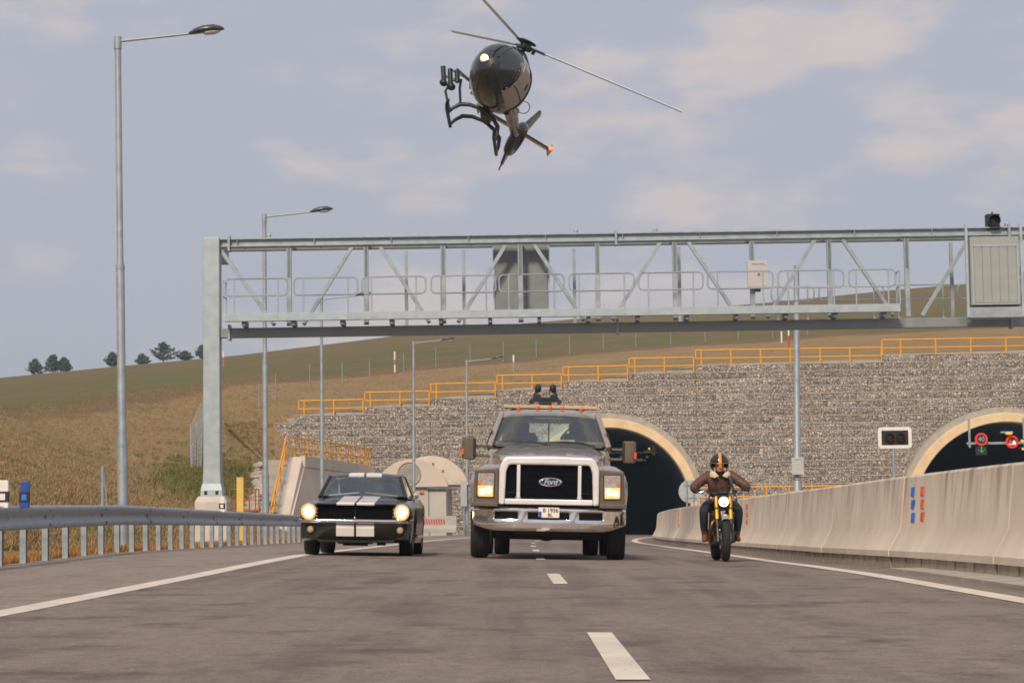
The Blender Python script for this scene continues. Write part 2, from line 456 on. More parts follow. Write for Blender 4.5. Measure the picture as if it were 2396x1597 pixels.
def hill_material():
    m = bpy.data.materials.new('dry grass and crops'); m.use_nodes = True; t = m.node_tree; p = t.nodes['Principled BSDF']
    p.inputs['Roughness'].default_value = 0.95; p.inputs['Specular IOR Level'].default_value = 0.1
    tcn = t.nodes.new('ShaderNodeTexCoord')
    def nz(sc, st=(1, 1, 1), det=6, ro=.6):
        mpn = t.nodes.new('ShaderNodeMapping'); mpn.inputs[3].default_value = st; t.links.new(tcn.outputs['Object'], mpn.inputs[0])
        n = t.nodes.new('ShaderNodeTexNoise'); n.inputs['Scale'].default_value = sc; n.inputs['Detail'].default_value = det; n.inputs['Roughness'].default_value = ro
        t.links.new(mpn.outputs[0], n.inputs[0]); return n.outputs[0]
    def mr(s, a, b):
        r = t.nodes.new('ShaderNodeMapRange'); r.inputs[1].default_value = a; r.inputs[2].default_value = b; t.links.new(s, r.inputs[0]); return r.outputs[0]
    def mix(f, a, b, mode='MIX'):
        x = t.nodes.new('ShaderNodeMix'); x.data_type = 'RGBA'; x.blend_type = mode
        if isinstance(f, float): x.inputs[0].default_value = f
        else: t.links.new(f, x.inputs[0])
        for i, v in ((6, a), (7, b)):
            if isinstance(v, tuple): x.inputs[i].default_value = (*v, 1)
            else: t.links.new(v, x.inputs[i])
        return x.outputs[2]
    dry = mix(mr(nz(0.5), .35, .65), (0.32, 0.218, 0.118), (0.28, 0.20, 0.112))
    dry = mix(mr(nz(0.16), .50, .66), dry, (0.24, 0.19, 0.085))
    dry = mix(mr(nz(2.2, (1, 1, 1), 4), .58, .72), dry, (0.20, 0.13, 0.075))
    crop = mix(mr(nz(0.25, (1, .35, 1)), .38, .62), (0.125, 0.135, 0.05), (0.18, 0.135, 0.075))
    field = mix(mr(nz(0.09, (1, .4, 1)), .38, .62), (0.185, 0.135, 0.075), (0.15, 0.13, 0.06))
    ab = t.nodes.new('ShaderNodeAttribute'); ab.attribute_name = 'band'
    wob = t.nodes.new('ShaderNodeMath'); wob.operation = 'MULTIPLY_ADD'; wob.inputs[1].default_value = 0.26; 
    t.links.new(nz(0.12), wob.inputs[0]); t.links.new(ab.outputs['Fac'], wob.inputs[2])
    def ramp(s, stops):
        r = t.nodes.new('ShaderNodeValToRGB'); e = r.color_ramp.elements
        e[0].position = stops[0][0]; e[0].color = (stops[0][1],) * 3 + (1,)
        e[1].position = stops[1][0]; e[1].color = (stops[1][1],) * 3 + (1,)
        for q, v in stops[2:]:
            k = e.new(q); k.color = (v,) * 3 + (1,)
        t.links.new(s, r.inputs[0]); return r.outputs[0]
    hf = t.nodes.new('ShaderNodeMath'); hf.operation = 'MULTIPLY'; hf.inputs[1].default_value = 0.5; t.links.new(wob.outputs[0], hf.inputs[0])
    col = mix(ramp(hf.outputs[0], [(0.0, 0), (0.475, 0), (0.50, 1), (1.0, 1)]), dry, (0.19, 0.13, 0.08))
    col = mix(ramp(hf.outputs[0], [(0.0, 0), (0.53, 0), (0.56, 1), (1.0, 1)]), col, crop)
    col = mix(ramp(hf.outputs[0], [(0.0, 0), (0.64, 0), (0.75, 1), (1.0, 1)]), col, field)
    fine = mix(mr(nz(9, (1, 1, 1), 4, .7), .3, .7), (0.62, 0.62, 0.62), (1.38, 1.36, 1.3))
    col = mix(1.0, col, fine, 'MULTIPLY')
    t.links.new(col, p.inputs['Base Color'])
    bp = t.nodes.new('ShaderNodeBump'); bp.inputs['Strength'].default_value = 0.9; bp.inputs['Distance'].default_value = 0.12
    t.links.new(nz(5, (1, 1, 1), 6, .7), bp.inputs['Height']); t.links.new(bp.outputs[0], p.inputs['Normal'])
    return m


me.materials.append(hill_material())
hill = bpy.data.objects.new('hillside', me); C.objects.link(hill); structure(hill)

# ------------------------------------------------------------------ gabion wall with two tunnel mouths
STONE = bpy.data.materials.new('gabion stone'); STONE.use_nodes = True
t = STONE.node_tree; p = t.nodes['Principled BSDF']; p.inputs['Roughness'].default_value = 0.9
tcn = t.nodes.new('ShaderNodeTexCoord'); oi = t.nodes.new('ShaderNodeObjectInfo')
geo = t.nodes.new('ShaderNodeNewGeometry')
def _vor(scale, feat='F1'):
    v = t.nodes.new('ShaderNodeTexVoronoi'); v.inputs['Scale'].default_value = scale; v.feature = feat
    t.links.new(geo.outputs['Position'], v.inputs['Vector']); return v
v1 = _vor(5.8); v2 = _vor(5.8, 'DISTANCE_TO_EDGE')
rp = t.nodes.new('ShaderNodeValToRGB'); e = rp.color_ramp.elements
for q, cc in ((0.0, (.27, .245, .225)), (0.3, (.40, .355, .315)), (.55, (.33, .322, .318)), (.75, (.48, .42, .365)), (.9, (.52, .46, .405)), (1.0, (.42, .345, .265))):
    k = e.new(q) if q not in (0.0, 1.0) else (e[0] if q == 0.0 else e[-1]); k.color = (*cc, 1)
sp = t.nodes.new('ShaderNodeSeparateColor'); t.links.new(v1.outputs['Color'], sp.inputs[0]); t.links.new(sp.outputs[0], rp.inputs[0])
mr_ = t.nodes.new('ShaderNodeMapRange'); mr_.inputs[1].default_value = 0.0; mr_.inputs[2].default_value = 0.10; mr_.inputs[3].default_value = 0.0
t.links.new(v2.outputs['Distance'], mr_.inputs[0])
mx = t.nodes.new('ShaderNodeMix'); mx.data_type = 'RGBA'; mx.inputs[6].default_value = (.20, .175, .158, 1)
t.links.new(mr_.outputs[0], mx.inputs[0]); t.links.new(rp.outputs[0], mx.inputs[7])
hs = t.nodes.new('ShaderNodeHueSaturation'); rv = t.nodes.new('ShaderNodeMapRange'); rv.inputs[3].default_value = 0.82; rv.inputs[4].default_value = 1.12
t.links.new(oi.outputs['Random'], rv.inputs[0]); t.links.new(rv.outputs[0], hs.inputs['Value']); t.links.new(mx.outputs[2], hs.inputs['Color'])
t.links.new(hs.outputs[0], p.inputs['Base Color'])
bp = t.nodes.new('ShaderNodeBump'); bp.inputs['Strength'].default_value = 1.0; bp.inputs['Distance'].default_value = 0.08
t.links.new(mr_.outputs[0], bp.inputs['Height']); t.links.new(bp.outputs[0], p.inputs['Normal'])
LEDGE = mat('sandy geogrid ledge', (0.46, 0.35, 0.26), 0.9, 0, 0.2, 4)
RING = mat('cream portal paint', (0.72, 0.54, 0.33), 0.7, 0, 0.13, .8)
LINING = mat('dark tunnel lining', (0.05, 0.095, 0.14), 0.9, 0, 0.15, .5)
TUN = [(4.75, 1.6, 148.5, 6.02), (30.85, 0.84, 148.5, 6.78)]
wall = thing('gabion_wall', 'tall stepped retaining wall of stone filled wire baskets around the tunnel mouths', 'wall', (0, 150, 0))
CH, SB, YF = 0.5, 0.055, -0.6
ZB = -1.3


def top_at(x):
    for x1, z in ((-20.3, 7.2), (-15.77, 7.7), (-11.35, 8.2), (-6.93, 8.7), (-2.51, 9.2), (1.91, 9.7), (6.33, 10.2), (10.75, 10.7), (23.2, 11.2)):
        if x < x1: return z
    return 11.7


cells = []
nrow_ = int((11.7 - ZB) / CH)
for i in range(nrow_):
    z0 = ZB + i * CH; z1 = z0 + CH
    off = random.uniform(0, 1.6) if i % 2 else random.uniform(-.8, .8)
    x = -20.3 + off - 1.6
    edges = []
    while x < 37:
        w = random.choice((1.5, 2.0, 2.0, 2.0)); edges.append((x, x + w)); x += w
    cuts = [-20.3, -15.77, -11.35, -6.93, -2.51, 1.91, 6.33, 10.75, 23.2]
    segs = []
    for a, b in edges:
        ks = [a] + [c for c in cuts if a + .2 < c < b - .2] + [b]
        segs += list(zip(ks[:-1], ks[1:]))
    for a, b in segs:
        if z1 > top_at((a + b) / 2) + .01 or b < -20.6: continue
        a = max(a, -20.5)
        iv = [(a, b)]
        for xc, zc, _, R_o in TUN:
            R_c = R_o - .52
            dz = 0.0 if z0 <= zc <= z1 else min(abs(z0 - zc), abs(z1 - zc))
            if zc > z1 and z1 < zc: dz = 0.0 if zc - z1 < 3 else dz
            if dz < R_c:
                w = math.sqrt(R_c ** 2 - dz ** 2); nv = []
                for u0, u1 in iv:
                    if u1 <= xc - w or u0 >= xc + w: nv.append((u0, u1)); continue
                    if u0 < xc - w: nv.append((u0, xc - w))
                    if u1 > xc + w: nv.append((xc + w, u1))
                iv = nv
        for u0, u1 in iv:
            if u1 - u0 > .12: cells.append((u0, u1, z0, i))


def gabion_mesh(w, seed):
    r = random.Random(seed); nx = max(2, int(w / .33)); nz_ = 2
    mb = MB(); g = .012
    vs = []
    for k in range(nz_ + 1):
        for j in range(nx + 1):
            edge = j in (0, nx) or k in (0, nz_)
            vs.append((g + (w - 2 * g) * j / nx, (0.03 if edge else r.uniform(-.045, .01)), .012 + (CH - .03) * k / nz_))
    nfr = len(vs); fs = []
    for k in range(nz_):
        for j in range(nx):
            a = k * (nx + 1) + j; fs.append((a, a + 1, a + nx + 2, a + nx + 1))
    bkv = [(g, 1.0, .012), (w - g, 1.0, .012), (g, 1.0, CH - .018), (w - g, 1.0, CH - .018)]
    vs += bkv
    tl, tr = nz_ * (nx + 1), nz_ * (nx + 1) + nx
    fs.append(tuple(range(tl, tr + 1)) + (nfr + 3, nfr + 2))
    fs.append(tuple(k * (nx + 1) for k in range(nz_, -1, -1)) + (nfr, nfr + 2))
    fs.append(tuple(nx + k * (nx + 1) for k in range(nz_ + 1)) + (nfr + 3, nfr + 1))
    mb.add(vs, fs)
    return mb


def cell_hidden(u0, u1, z0):
    xm = (u0 + u1) / 2; zm = z0 + .25
    if xm > 33.2 or zm < .3: return 2
    if xm < 1.2 and zm < 2.4: return 2
    if -4.5 < xm < 2 and zm < 8: return 1
    return 0


cells.sort(key=lambda q: (cell_hidden(q[0], q[1], q[2]), -(q[1] - q[0])))
gcache = {}
rest = MB()
for k, (u0, u1, z0, i) in enumerate(cells):
    y = YF + SB * i + random.uniform(-.02, .02)
    if k < 298:
        key = (round(u1 - u0, 2), random.randrange(3))
        if key not in gcache: gcache[key] = gabion_mesh(key[0], hash(key) % 1000).mesh('gabion', STONE)
        inst('gabion', gcache[key], wall, (u0, y, z0))
    else:
        gmb = gabion_mesh(u1 - u0, k); rest.add([(x + u0, yy + y, z + z0) for x, yy, z in gmb.v], gmb.f)
ro = rest.build('gabion_rest', STONE, wall); ro['kind'] = 'stuff'
for i in range(nrow_ + 1):
    z = ZB + i * CH; y = YF + SB * i
    runs = [(u0, u1) for u0, u1, z0, ii in cells if ii == i - 1]
    if not runs or z < .4: continue
    runs.sort(); merged = [list(runs[0])]
    for a, b in runs[1:]:
        if a - merged[-1][1] < .3: merged[-1][1] = b
        else: merged.append([a, b])
    mb = MB()
    for a, b in merged:
        n = max(1, int((b - a) / 1.2)); prev = None
        for j in range(n):
            xa, xb = lerp(a, b, j / n), lerp(a, b, (j + 1) / n); s1 = random.uniform(-.012, .012)
            mb.bx(xa, xb, y - .055 + random.uniform(-.015, .015), y + .3, z - .028 + s1, z + .020 + s1)
    mb.build('ledge', LEDGE, wall)
# sloping concrete copings behind each step of the wall top
steps = [(-20.3, -15.77, 7.7), (-15.77, -11.35, 8.2), (-11.35, -6.93, 8.7), (-6.93, -2.51, 9.2), (-2.51, 1.91, 9.7), (1.91, 6.33, 10.2), (6.33, 10.75, 10.7), (10.75, 23.2, 11.2), (23.2, 37, 11.7)]
for a, b, z in steps:
    rise = .46 if b - a < 6 else .25
    MB().prism([(a + .3, z + .0), (b + .25, z + .0), (b + .25, z + rise), (a + .3, z + .05)], 1.15, 1.9).build('coping', CONC_D, wall)

for ti, (xc, zc, yf, RO) in enumerate(TUN):
    RI, RC_ = RO - .62, RO + .38
    lab = 'cream rimmed tunnel mouth that the truck and motorcycle lane leads into' if ti == 0 else 'cream rimmed tunnel mouth of the other carriageway with red ringed signals inside'
    tu = thing('tunnel_portal', lab, 'tunnel', (xc, yf, zc))
    a0 = math.asin(max(-1, -(zc + 1.6) / RO)); th = [lerp(a0, PI - a0, k / 72) for k in range(73)]
    def arc(r, y): return [(r * math.cos(a), y, r * math.sin(a)) for a in th]
    back = 150.4 - yf
    mb = MB(); mb.loft([arc(RI, 1.2), arc(RI, 0.06), arc(RI + .05, 0.0), arc(RO - .05, 0.0), arc(RO, .06), arc(RO, 1.2)], False, False)
    mb.build('rim', RING, tu, smooth=40)
    mb = MB(); mb.loft([arc(RO, .5), arc(RC_, .5), arc(RC_, back + .6)], False, False); mb.build('collar', CONC_D, tu, smooth=40)
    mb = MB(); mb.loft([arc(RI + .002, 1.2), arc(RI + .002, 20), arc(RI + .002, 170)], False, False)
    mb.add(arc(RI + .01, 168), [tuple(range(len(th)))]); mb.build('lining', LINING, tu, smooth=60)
# ------------------------------------------------------------------ guardrail along the shoulder
gr = thing('guardrail', 'long galvanised corrugated guardrail on closely set posts beside the shoulder', 'guardrail', (0, 0, 0))
PROF = [(0.0, .755), (.035, .745), (.05, .715), (.045, .675), (-.02, .625), (-.03, .60), (-.02, .575), (.045, .525), (.05, .485), (.035, .455), (0, .445)]
d = 18.5
while d < 84:
    d1 = d + 4.0; rings = []
    for dd in drange(d, d1 + .12, 1.03):
        rings.append([RP(RAIL_L + a, dd, z) for a, z in PROF] + [RP(RAIL_L + a - .006, dd, z) for a, z in PROF[::-1]])
    mb = MB(); mb.loft(rings, True, True); ob = mb.build('rail_beam', GALV, gr, smooth=50)
    for q, z in ((d + .06, .70), (d + .06, .50), (d + .1, .60)):
        P = RP(RAIL_L + (.052 if z != .60 else -.02), q, z); MB().tube(P - Vector((.01, 0, 0)), P + Vector((.012, 0, 0)), .018, n=6).build('bolt', STEEL_D, ob)
    d = d1
pm = MB(); pm.bx(-.05, -.042, -.05, .05, -.25, .70).bx(-.042, .03, -.05, -.043, -.25, .70).bx(-.042, .03, .043, .05, -.25, .70).bx(.0, .03, -.043, -.032, -.25, .70)
pme = pm.mesh('post', GALV)
bme = MB().bx(-.02, .06, -.04, .04, .56, .64).mesh('spacer', GALV)
d = 19.0 + .15
while d < 84:
    q = RP(RAIL_L - .13, d); po = inst('post', pme, gr, q, (0, 0, random.uniform(-.03, .03)))
    inst('spacer', bme, po, (.05, 0, 0))
    d += 1.333

# delineators standing on the rail
def delineator(px, py_top, py_bot, d, col, label, w=.12, edge=BLACK, mid=None):
    b = pix(px, py_bot, d); t_ = pix(px, py_top, d); h = t_.z - b.z
    r = thing('delineator', label, 'delineator', b, (0, 0, 0), 'delineators on the guardrail')
    prof = [(-w / 2, 0), (w / 2, 0), (w / 2, h * .93), (w / 2 - .015, h), (-w / 2 + .015, h)]
    MB().prism(prof, -.03, .03).build('body', col, r, bevel=.008)
    MB().bx(-w / 2 - .003, w / 2 + .003, -.036, .033, h * .36, h * .66).build('black_band', edge, r)
    MB().bx(-w * .26, w * .26, -.042, -.034, h * .41, h * .60).build('reflector', mid or WHITE, r)
    return r


dz_rail = lambda d: RP(RAIL_L, d, .755)
def rail_delin(px, d, h, col, label, mid=None, w=.12):
    b = dz_rail(d); hh = h
    r = thing('delineator', label, 'delineator', (pix(px, 1170, d).x, d - .02, b.z - .03), (0, 0, 0), 'delineators on the guardrail')
    MB().prism([(-w / 2, 0), (w / 2, 0), (w / 2, hh * .93), (w / 2 - .015, hh), (-w / 2 + .015, hh)], -.03, .03).build('body', col, r, bevel=.008)
    MB().bx(-w / 2 - .003, w / 2 + .003, -.036, .033, hh * .22, hh * .60).build('black_band', BLACK, r)
    MB().bx(-w * .26, w * .26, -.042, -.034, hh * .29, hh * .52).build('reflector', mid or WHITE, r)


BLUE_R = mat('blue reflector', (0.05, 0.22, 0.62), .3)
rail_delin(7, 28.0, .345, WHITE, 'white delineator with black framed reflector beside the blue one', w=.15)
rail_delin(58.5, 28.9, .335, BLUE, 'blue delineator with black framed blue reflector on the guardrail', BLUE_R)
rail_delin(520, 47.5, .31, WHITE, 'small white delineator in front of the gantry footing', w=.115)

# ------------------------------------------------------------------ concrete barrier on the right
BARM = bpy.data.materials.new('barrier concrete'); BARM.use_nodes = True
t = BARM.node_tree; p = t.nodes['Principled BSDF']; p.inputs['Roughness'].default_value = .85
tcn = t.nodes.new('ShaderNodeTexCoord'); oi = t.nodes.new('ShaderNodeObjectInfo')
ad = t.nodes.new('ShaderNodeVectorMath'); ad.operation = 'ADD'; t.links.new(tcn.outputs['Object'], ad.inputs[0])
sc2 = t.nodes.new('ShaderNodeVectorMath'); sc2.operation = 'SCALE'; sc2.inputs[0].default_value = (17, 31, 0); t.links.new(oi.outputs['Random'], sc2.inputs[3]); t.links.new(sc2.outputs[0], ad.inputs[1])
def _n(sc, st, det=5):
    mpn = t.nodes.new('ShaderNodeMapping'); mpn.inputs[3].default_value = st; t.links.new(ad.outputs[0], mpn.inputs[0])
    n = t.nodes.new('ShaderNodeTexNoise'); n.inputs['Scale'].default_value = sc; n.inputs['Detail'].default_value = det; t.links.new(mpn.outputs[0], n.inputs[0]); return n.outputs[0]
def _mr(s, a, b):
    r = t.nodes.new('ShaderNodeMapRange'); r.inputs[1].default_value = a; r.inputs[2].default_value = b; t.links.new(s, r.inputs[0]); return r.outputs[0]
def _mix(f, a, b):
    x = t.nodes.new('ShaderNodeMix'); x.data_type = 'RGBA'; t.links.new(f, x.inputs[0])
    for i, v in ((6, a), (7, b)):
        if isinstance(v, tuple): x.inputs[i].default_value = (*v, 1)
        else: t.links.new(v, x.inputs[i])
    return x.outputs[2]
c = _mix(_mr(_n(1.2, (1, 1, 1)), .35, .65), (.55, .465, .38), (.66, .565, .465))
stk = _mr(_n(5, (1, 1, .13)), .50, .70)                 # rain streaks running down from the top edge
sx = t.nodes.new('ShaderNodeSeparateXYZ'); t.links.new(tcn.outputs['Object'], sx.inputs[0])
mul = t.nodes.new('ShaderNodeMath'); mul.operation = 'MULTIPLY'; t.links.new(stk, mul.inputs[0])
t.links.new(_mr(sx.outputs[2], .35, 1.15), mul.inputs[1])
c = _mix(mul.outputs[0], c, (.31, .25, .185))
t.links.new(c, p.inputs['Base Color'])
bp = t.nodes.new('ShaderNodeBump'); bp.inputs['Strength'].default_value = .25; bp.inputs['Distance'].default_value = .01
t.links.new(_n(30, (1, 1, 1)), bp.inputs['Height']); t.links.new(bp.outputs[0], p.inputs['Normal'])

def barL(d): return float(np.interp(d, [0, 23, 34, 50, 70, 88, 150], [5.1, 4.82, 4.58, 4.42, 4.42, 4.55, 4.6]))
bar = thing('concrete_barrier', 'long row of tall precast concrete barrier blocks curving toward the tunnel', 'barrier')
BH = 1.18
BP = [(0, .12), (0, .20), (.02, .22), (.17, .50), (.24, BH - .03), (.27, BH), (.45, BH), (.48, BH - .03), (.55, .50), (.70, .22), (.72, .12)]
mcache = {}
SEGL = 3.12
mb = MB(); mb.loft([[(a, y, z) for a, z in BP] for y in (.002, SEGL - .002)], True, True)
blk = mb.mesh('barrier_block', BARM, 35)
foot = MB().bx(.03, .6, .03, 1.0, -.03, .122).mesh('foot_block', mat('stained footing concrete', (.34, .27, .205), .9, 0, .25, 4))
d = 14.6
k = 0
while d < 150:
    P = RP(barL(d), d, .03); Q = RP(barL(d + SEGL), d + SEGL, .03); v = Q - P
    rot = (math.atan2(v.z, math.hypot(v.x, v.y)), 0, -math.atan2(v.x, v.y))
    o = inst('barrier_block', blk, bar, P + Vector((random.uniform(-.008, .008), 0, 0)), rot)
    for j in range(3):
        inst('foot_block', foot, o, (0, .01 + j * 1.04, 0))
    d += SEGL
DARK = mat('dark gap shade', (.02, .018, .016), .95)  # near-black sheet: shade between and behind the foot blocks put into colour
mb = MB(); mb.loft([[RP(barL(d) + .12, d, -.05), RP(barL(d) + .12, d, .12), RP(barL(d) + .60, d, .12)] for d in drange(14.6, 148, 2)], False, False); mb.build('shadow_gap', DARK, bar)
# painted survey dashes on the blocks
MARK_R = mat('red orange marker', (.80, .13, .03), .55, 0, .06, 5)
MARK_B = mat('blue marker', (.02, .17, .62), .55, 0, .06, 5)
def face_mark(px, y0, y1, m, w, lean=0.0):
    """a dash lying on the upper face of the barrier"""
    def hit(px_, py_):
        r = ray(px_, py_); lo, hi = 15.0, 140.0
        best = None
        for q in np.linspace(15, 110, 1900):
            P = CAM + r * (q / r.y); g = RP(barL(q), q, .03).z; z = P.z - g
            fx = float(np.interp(z, [.2, .22, .5, BH], [0, .02, .17, .24])); gap = P.x - (barL(q) + cv(q) + fx)
            if gap >= 0: return P, q
        return P, q
    a, qa = hit(px + lean, y0); b, qb = hit(px, y1)
    dirv = Vector((cv(qa + 1) - cv(qa) + .012, 1, 0)).normalized()
    nrm = Vector((-1, 0, .1)); off = nrm * .006
    vs = [a - dirv * w / 2 + off, a + dirv * w / 2 + off, b + dirv * w / 2 + off, b - dirv * w / 2 + off]
    vs += [v_ - off * 1.6 for v_ in vs]
    MB().add(vs, [(0, 1, 2, 3), (7, 6, 5, 4), (0, 4, 5, 1), (1, 5, 6, 2), (2, 6, 7, 3), (3, 7, 4, 0)]).build('painted_mark', m, bar)
for y0, y1 in ((1139, 1160), (1169, 1190), (1199, 1220)): face_mark(2135, y0, y1, MARK_B, .26, 2)
for y0, y1 in ((1137, 1158), (1167, 1189), (1197, 1219)): face_mark(2157, y0, y1, MARK_R, .24, 2)
for y0, y1 in ((1178.5, 1190), (1196, 1207), (1213, 1224.5)): face_mark(1747, y0, y1, MARK_R, .42, 1)
for y0, y1 in ((1200.5, 1208.5), (1212, 1219.5), (1224, 1231.5)): face_mark(1588, y0, y1, MARK_R, .55, .5)

# ------------------------------------------------------------------ gantry
GY = 61.0; S = F / GY
def gx(px): return (px - VX) / S
def gz(px, py): return pix(px, py, GY).z
CHORD = mat('deck shaded steel', (.25, .275, .29), .5, .4, .1, 3)  # bottom chord steel, darkened to carry the catwalk deck's shade in its colour
gan = thing('sign_gantry', 'wide galvanised steel lattice gantry with catwalk spanning the motorway', 'gantry', (0, GY, 0))
zt0, zt1 = 8.10, 8.42
zb0, zb1 = 5.72, 6.03
XL, XR = gx(500), 26.0
zg = RP(-8.3, 47).z
base_z = .02
def ibeam(x0, x1, y, z0, z1, w, nm, m):
    mb = MB(); mb.bx(x0, x1, y - w / 2, y + w / 2, z1 - .035, z1).bx(x0, x1, y - w / 2, y + w / 2, z0, z0 + .035)
    mb.bx(x0 + .002, x1 - .002, y - .02, y + .02, z0 + .035, z1 - .035)
    for i in range(int((x1 - x0) / 2.09) + 1):
        xx = x0 + .5 + i * 2.09
        if xx < x1 - .1: mb.bx(xx, xx + .02, y - w / 2 + .01, y - .021, z0 + .036, z1 - .036)
    return mb.build(nm, m, gan, bevel=.004)
ibeam(XL + .18, XR, 0.0, zt0 + .09, zt1, .24, 'front_top_chord', GALV)
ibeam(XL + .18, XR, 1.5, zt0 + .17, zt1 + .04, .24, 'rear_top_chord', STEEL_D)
MB().bx(XL + .2, XR, -.13, .13, zb0, zb1 - .05).build('front_bottom_chord', CHORD, gan, bevel=.012)
MB().bx(XL + .2, XR, 1.37, 1.63, zb0 + .16, zb1 + .06).build('rear_bottom_chord', CHORD, gan, bevel=.012)
for x in (gx(541), gx(1452), gx(2270) + 1.2):
    for z0, z1 in ((zt0 - .02, zt1 + .06), (zb0 - .06, zb1 + .04)):
        MB().bx(x - .03, x + .03, -.19, .19, z0, z1).build('splice_plate', GALV, gan)
x0 = gx(681.5); SPV = 2.09
nv = int((XR - x0) / SPV) + 1
for k in range(nv):
    x = x0 + SPV * k
    MB().bx(x - .065, x + .065, -.06, .06, zb1, zt0 + .09).build('vertical', GALV, gan, bevel=.006)
    MB().bx(x - .035, x + .035, -.075, -.061, zt0 - .75, zt0 + .05).build('gusset', STEEL_D, gan)
    MB().obox((x, .14, zb0 + .2), (x, 1.36, zb0 + .2), .08, .08).build('cross_member', GALV, gan)
    MB().obox((x, .14, zt1 - .1), (x, 1.36, zt1 - .1), .08, .08).build('cross_member', GALV, gan)
    if k % 2:
        for s_ in (-1, 1):
            xe = x + s_ * (SPV - .38)
            MB().obox((x + s_ * .36, 0.0, zt0 + .08), (xe, 0.0, zb1 + .02), .10, .11, (0, 1, 0)).build('diagonal', GALV, gan, bevel=.006)
MB().obox((XL + .25, 0, zt0 + .0), (x0 - .40, 0, zb1 + .02), .10, .11, (0, 1, 0)).build('diagonal', GALV, gan, bevel=.006)
for px in (957.5, 1093, 1353, 1600, 2239):
    x = gx(px) * (1 + 1.5 / GY)
    MB().bx(x - .045, x + .045, 1.45, 1.55, zb1, zt0 + .1).build('rear_vertical', GALV, gan)
# left leg
leg = MB(); leg.loft([[(XL + sx_ * w, sy * w2, z) for sx_, sy in ((-1, -1), (1, -1), (1, 1), (-1, 1))] for w, w2, z in ((.245, .245, 1.78), (.225, .225, 2.2), (.225, .225, zt1 + .03))], True, True)
# leg follows into a bridging head that also carries the rear truss
lo = leg.build('leg', GALV_L, gan, bevel=.02)
MB().bx(XL - .22, XL + .22, .24, 1.75, zt1 - .5, zt1 + .02).build('leg_head', GALV_L, gan, bevel=.02)
fl = MB(); fl.loft([[(XL + sx_ * w, sy * w, z) for sx_, sy in ((-1, -1), (1, -1), (1, 1), (-1, 1))] for w, z in ((.30, 1.46), (.29, 1.62), (.25, 1.80))], True, True)
fl.build('base_flange', GALV_L, gan, bevel=.01)
for sx_ in (-.15, .15): MB().bx(XL + sx_ - .04, XL + sx_ + .04, -.305, -.28, 1.50, 1.60).build('anchor_slot', BLACK, gan)
MB().loft([[(XL + sx_ * w, sy * w, z) for sx_, sy in ((-1, -1), (1, -1), (1, 1), (-1, 1))] for w, z in ((.43, -.3), (.43, 1.30), (.35, 1.46))], True, True).build('footing', mat('pale plinth concrete', (.55, .51, .47), .85, 0, .08, 2, .2, 30), gan, bevel=.02)
# catwalk in front of the lattice
XC0, XC1 = gx(533), gx(2106)
zc0, zc1 = 6.10, 6.31
YC = -.75
MB().bx(XC0, XC1, YC - .03, YC, zc0, zc1).build('kick_plate', GALV_L, gan, bevel=.004)
MB().bx(XC0, XC1, YC + .002, -.16, zc0 + .04, zc0 + .075).build('deck', GALV, gan)
for i in range(14):
    x = XC0 + .55 + i * 1.32
    MB().bx(x - .05, x + .05, YC + .06, .1, zb1 - .05, zc0 + .038).build('deck_bracket', STEEL_D, gan)
def rail_panel(a, b, y, zlo, zmid, ztop, r=.021, posts=True):
    rad = .12; pts = []
    for cx, cz, a0 in ((b - rad, ztop - rad, 0), (a + rad, ztop - rad, 1), (a + rad, zmid + rad, 2), (b - rad, zmid + rad, 3)):
        for q in range(5):
            an = (a0 + q / 4) * PI / 2; pts.append((cx + rad * math.cos(an), y, cz + rad * math.sin(an)))
    mb = MB(); mb.path(pts, r, 6, closed=True)
    ob = mb.build('railing_panel', GALV_L, gan, smooth=60)
    if posts:
        for x in (a + (b - a) * .15, b - (b - a) * .15):
            pb = MB(); pb.tube((x, y, zlo), (x, y, ztop), r, n=6); pb.bx(x - .035, x + .035, y - .025, y + .0, zlo - .02, zlo + .07)
            pb.build('railing_post', GALV_L, ob, smooth=60)
KS = (GY + YC) / GY
for a, b in ((530, 677), (692.6, 842.6), (853, 1003), (1016, 1168), (1176, 1328), (1341, 1493), (1504, 1655), (1666, 1819), (1832, 1985), (1998, 2106)):
    rail_panel(gx(a) * KS, gx(b) * KS, YC - .015, zc1 - .14, 6.78, 7.24)
mb = MB(); mb.path([(XC0, YC, 6.3), (XC0, YC, 7.2), (XC0 + .02, -.2, 7.2), (XC0 + .02, -.2, 6.2)], .02, 6); mb.path([(XC0, YC, 6.78), (XC0 + .02, -.2, 6.78)], .018, 6); mb.build('end_railing', GALV_L, gan, smooth=60)
mb = MB(); mb.path([(XC1, YC, 6.3), (XC1, YC, 7.2), (XC1, -.2, 7.2), (XC1, -.2, 6.2)], .02, 6); mb.path([(XC1, YC, 6.78), (XC1, -.2, 6.78)], .018, 6); mb.build('end_railing', GALV_L, gan, smooth=60)
KB = (GY + 2.2) / GY
for a, b in ((1815, 1915), (1927, 2078), (2090, 2240), (2252, 2400)):
    rail_panel(gx(a) * KB, gx(b) * KB, 2.2, 6.15, 6.72, 7.12, .02)
MB().bx(gx(1815) * KB, gx(2400) * KB + 3, 1.64, 2.2, 6.04, 6.1).build('rear_deck', GALV, gan)
for px in (634, 1358, 1545, 2372):
    P = gx(px); mb = MB(); mb.tube((P, .0, zt1), (P, .0, zt1 + .07), .06, n=12); mb.ell((P, 0, zt1 + .08), (.07, .07, .05), 12, 6); mb.build('beacon', GALV_L, gan, smooth=60)
MB().bx(XR - .2, XR + .2, -.2, .2, base_z - 1, zt1).build('leg', GALV_L, gan, bevel=.02)

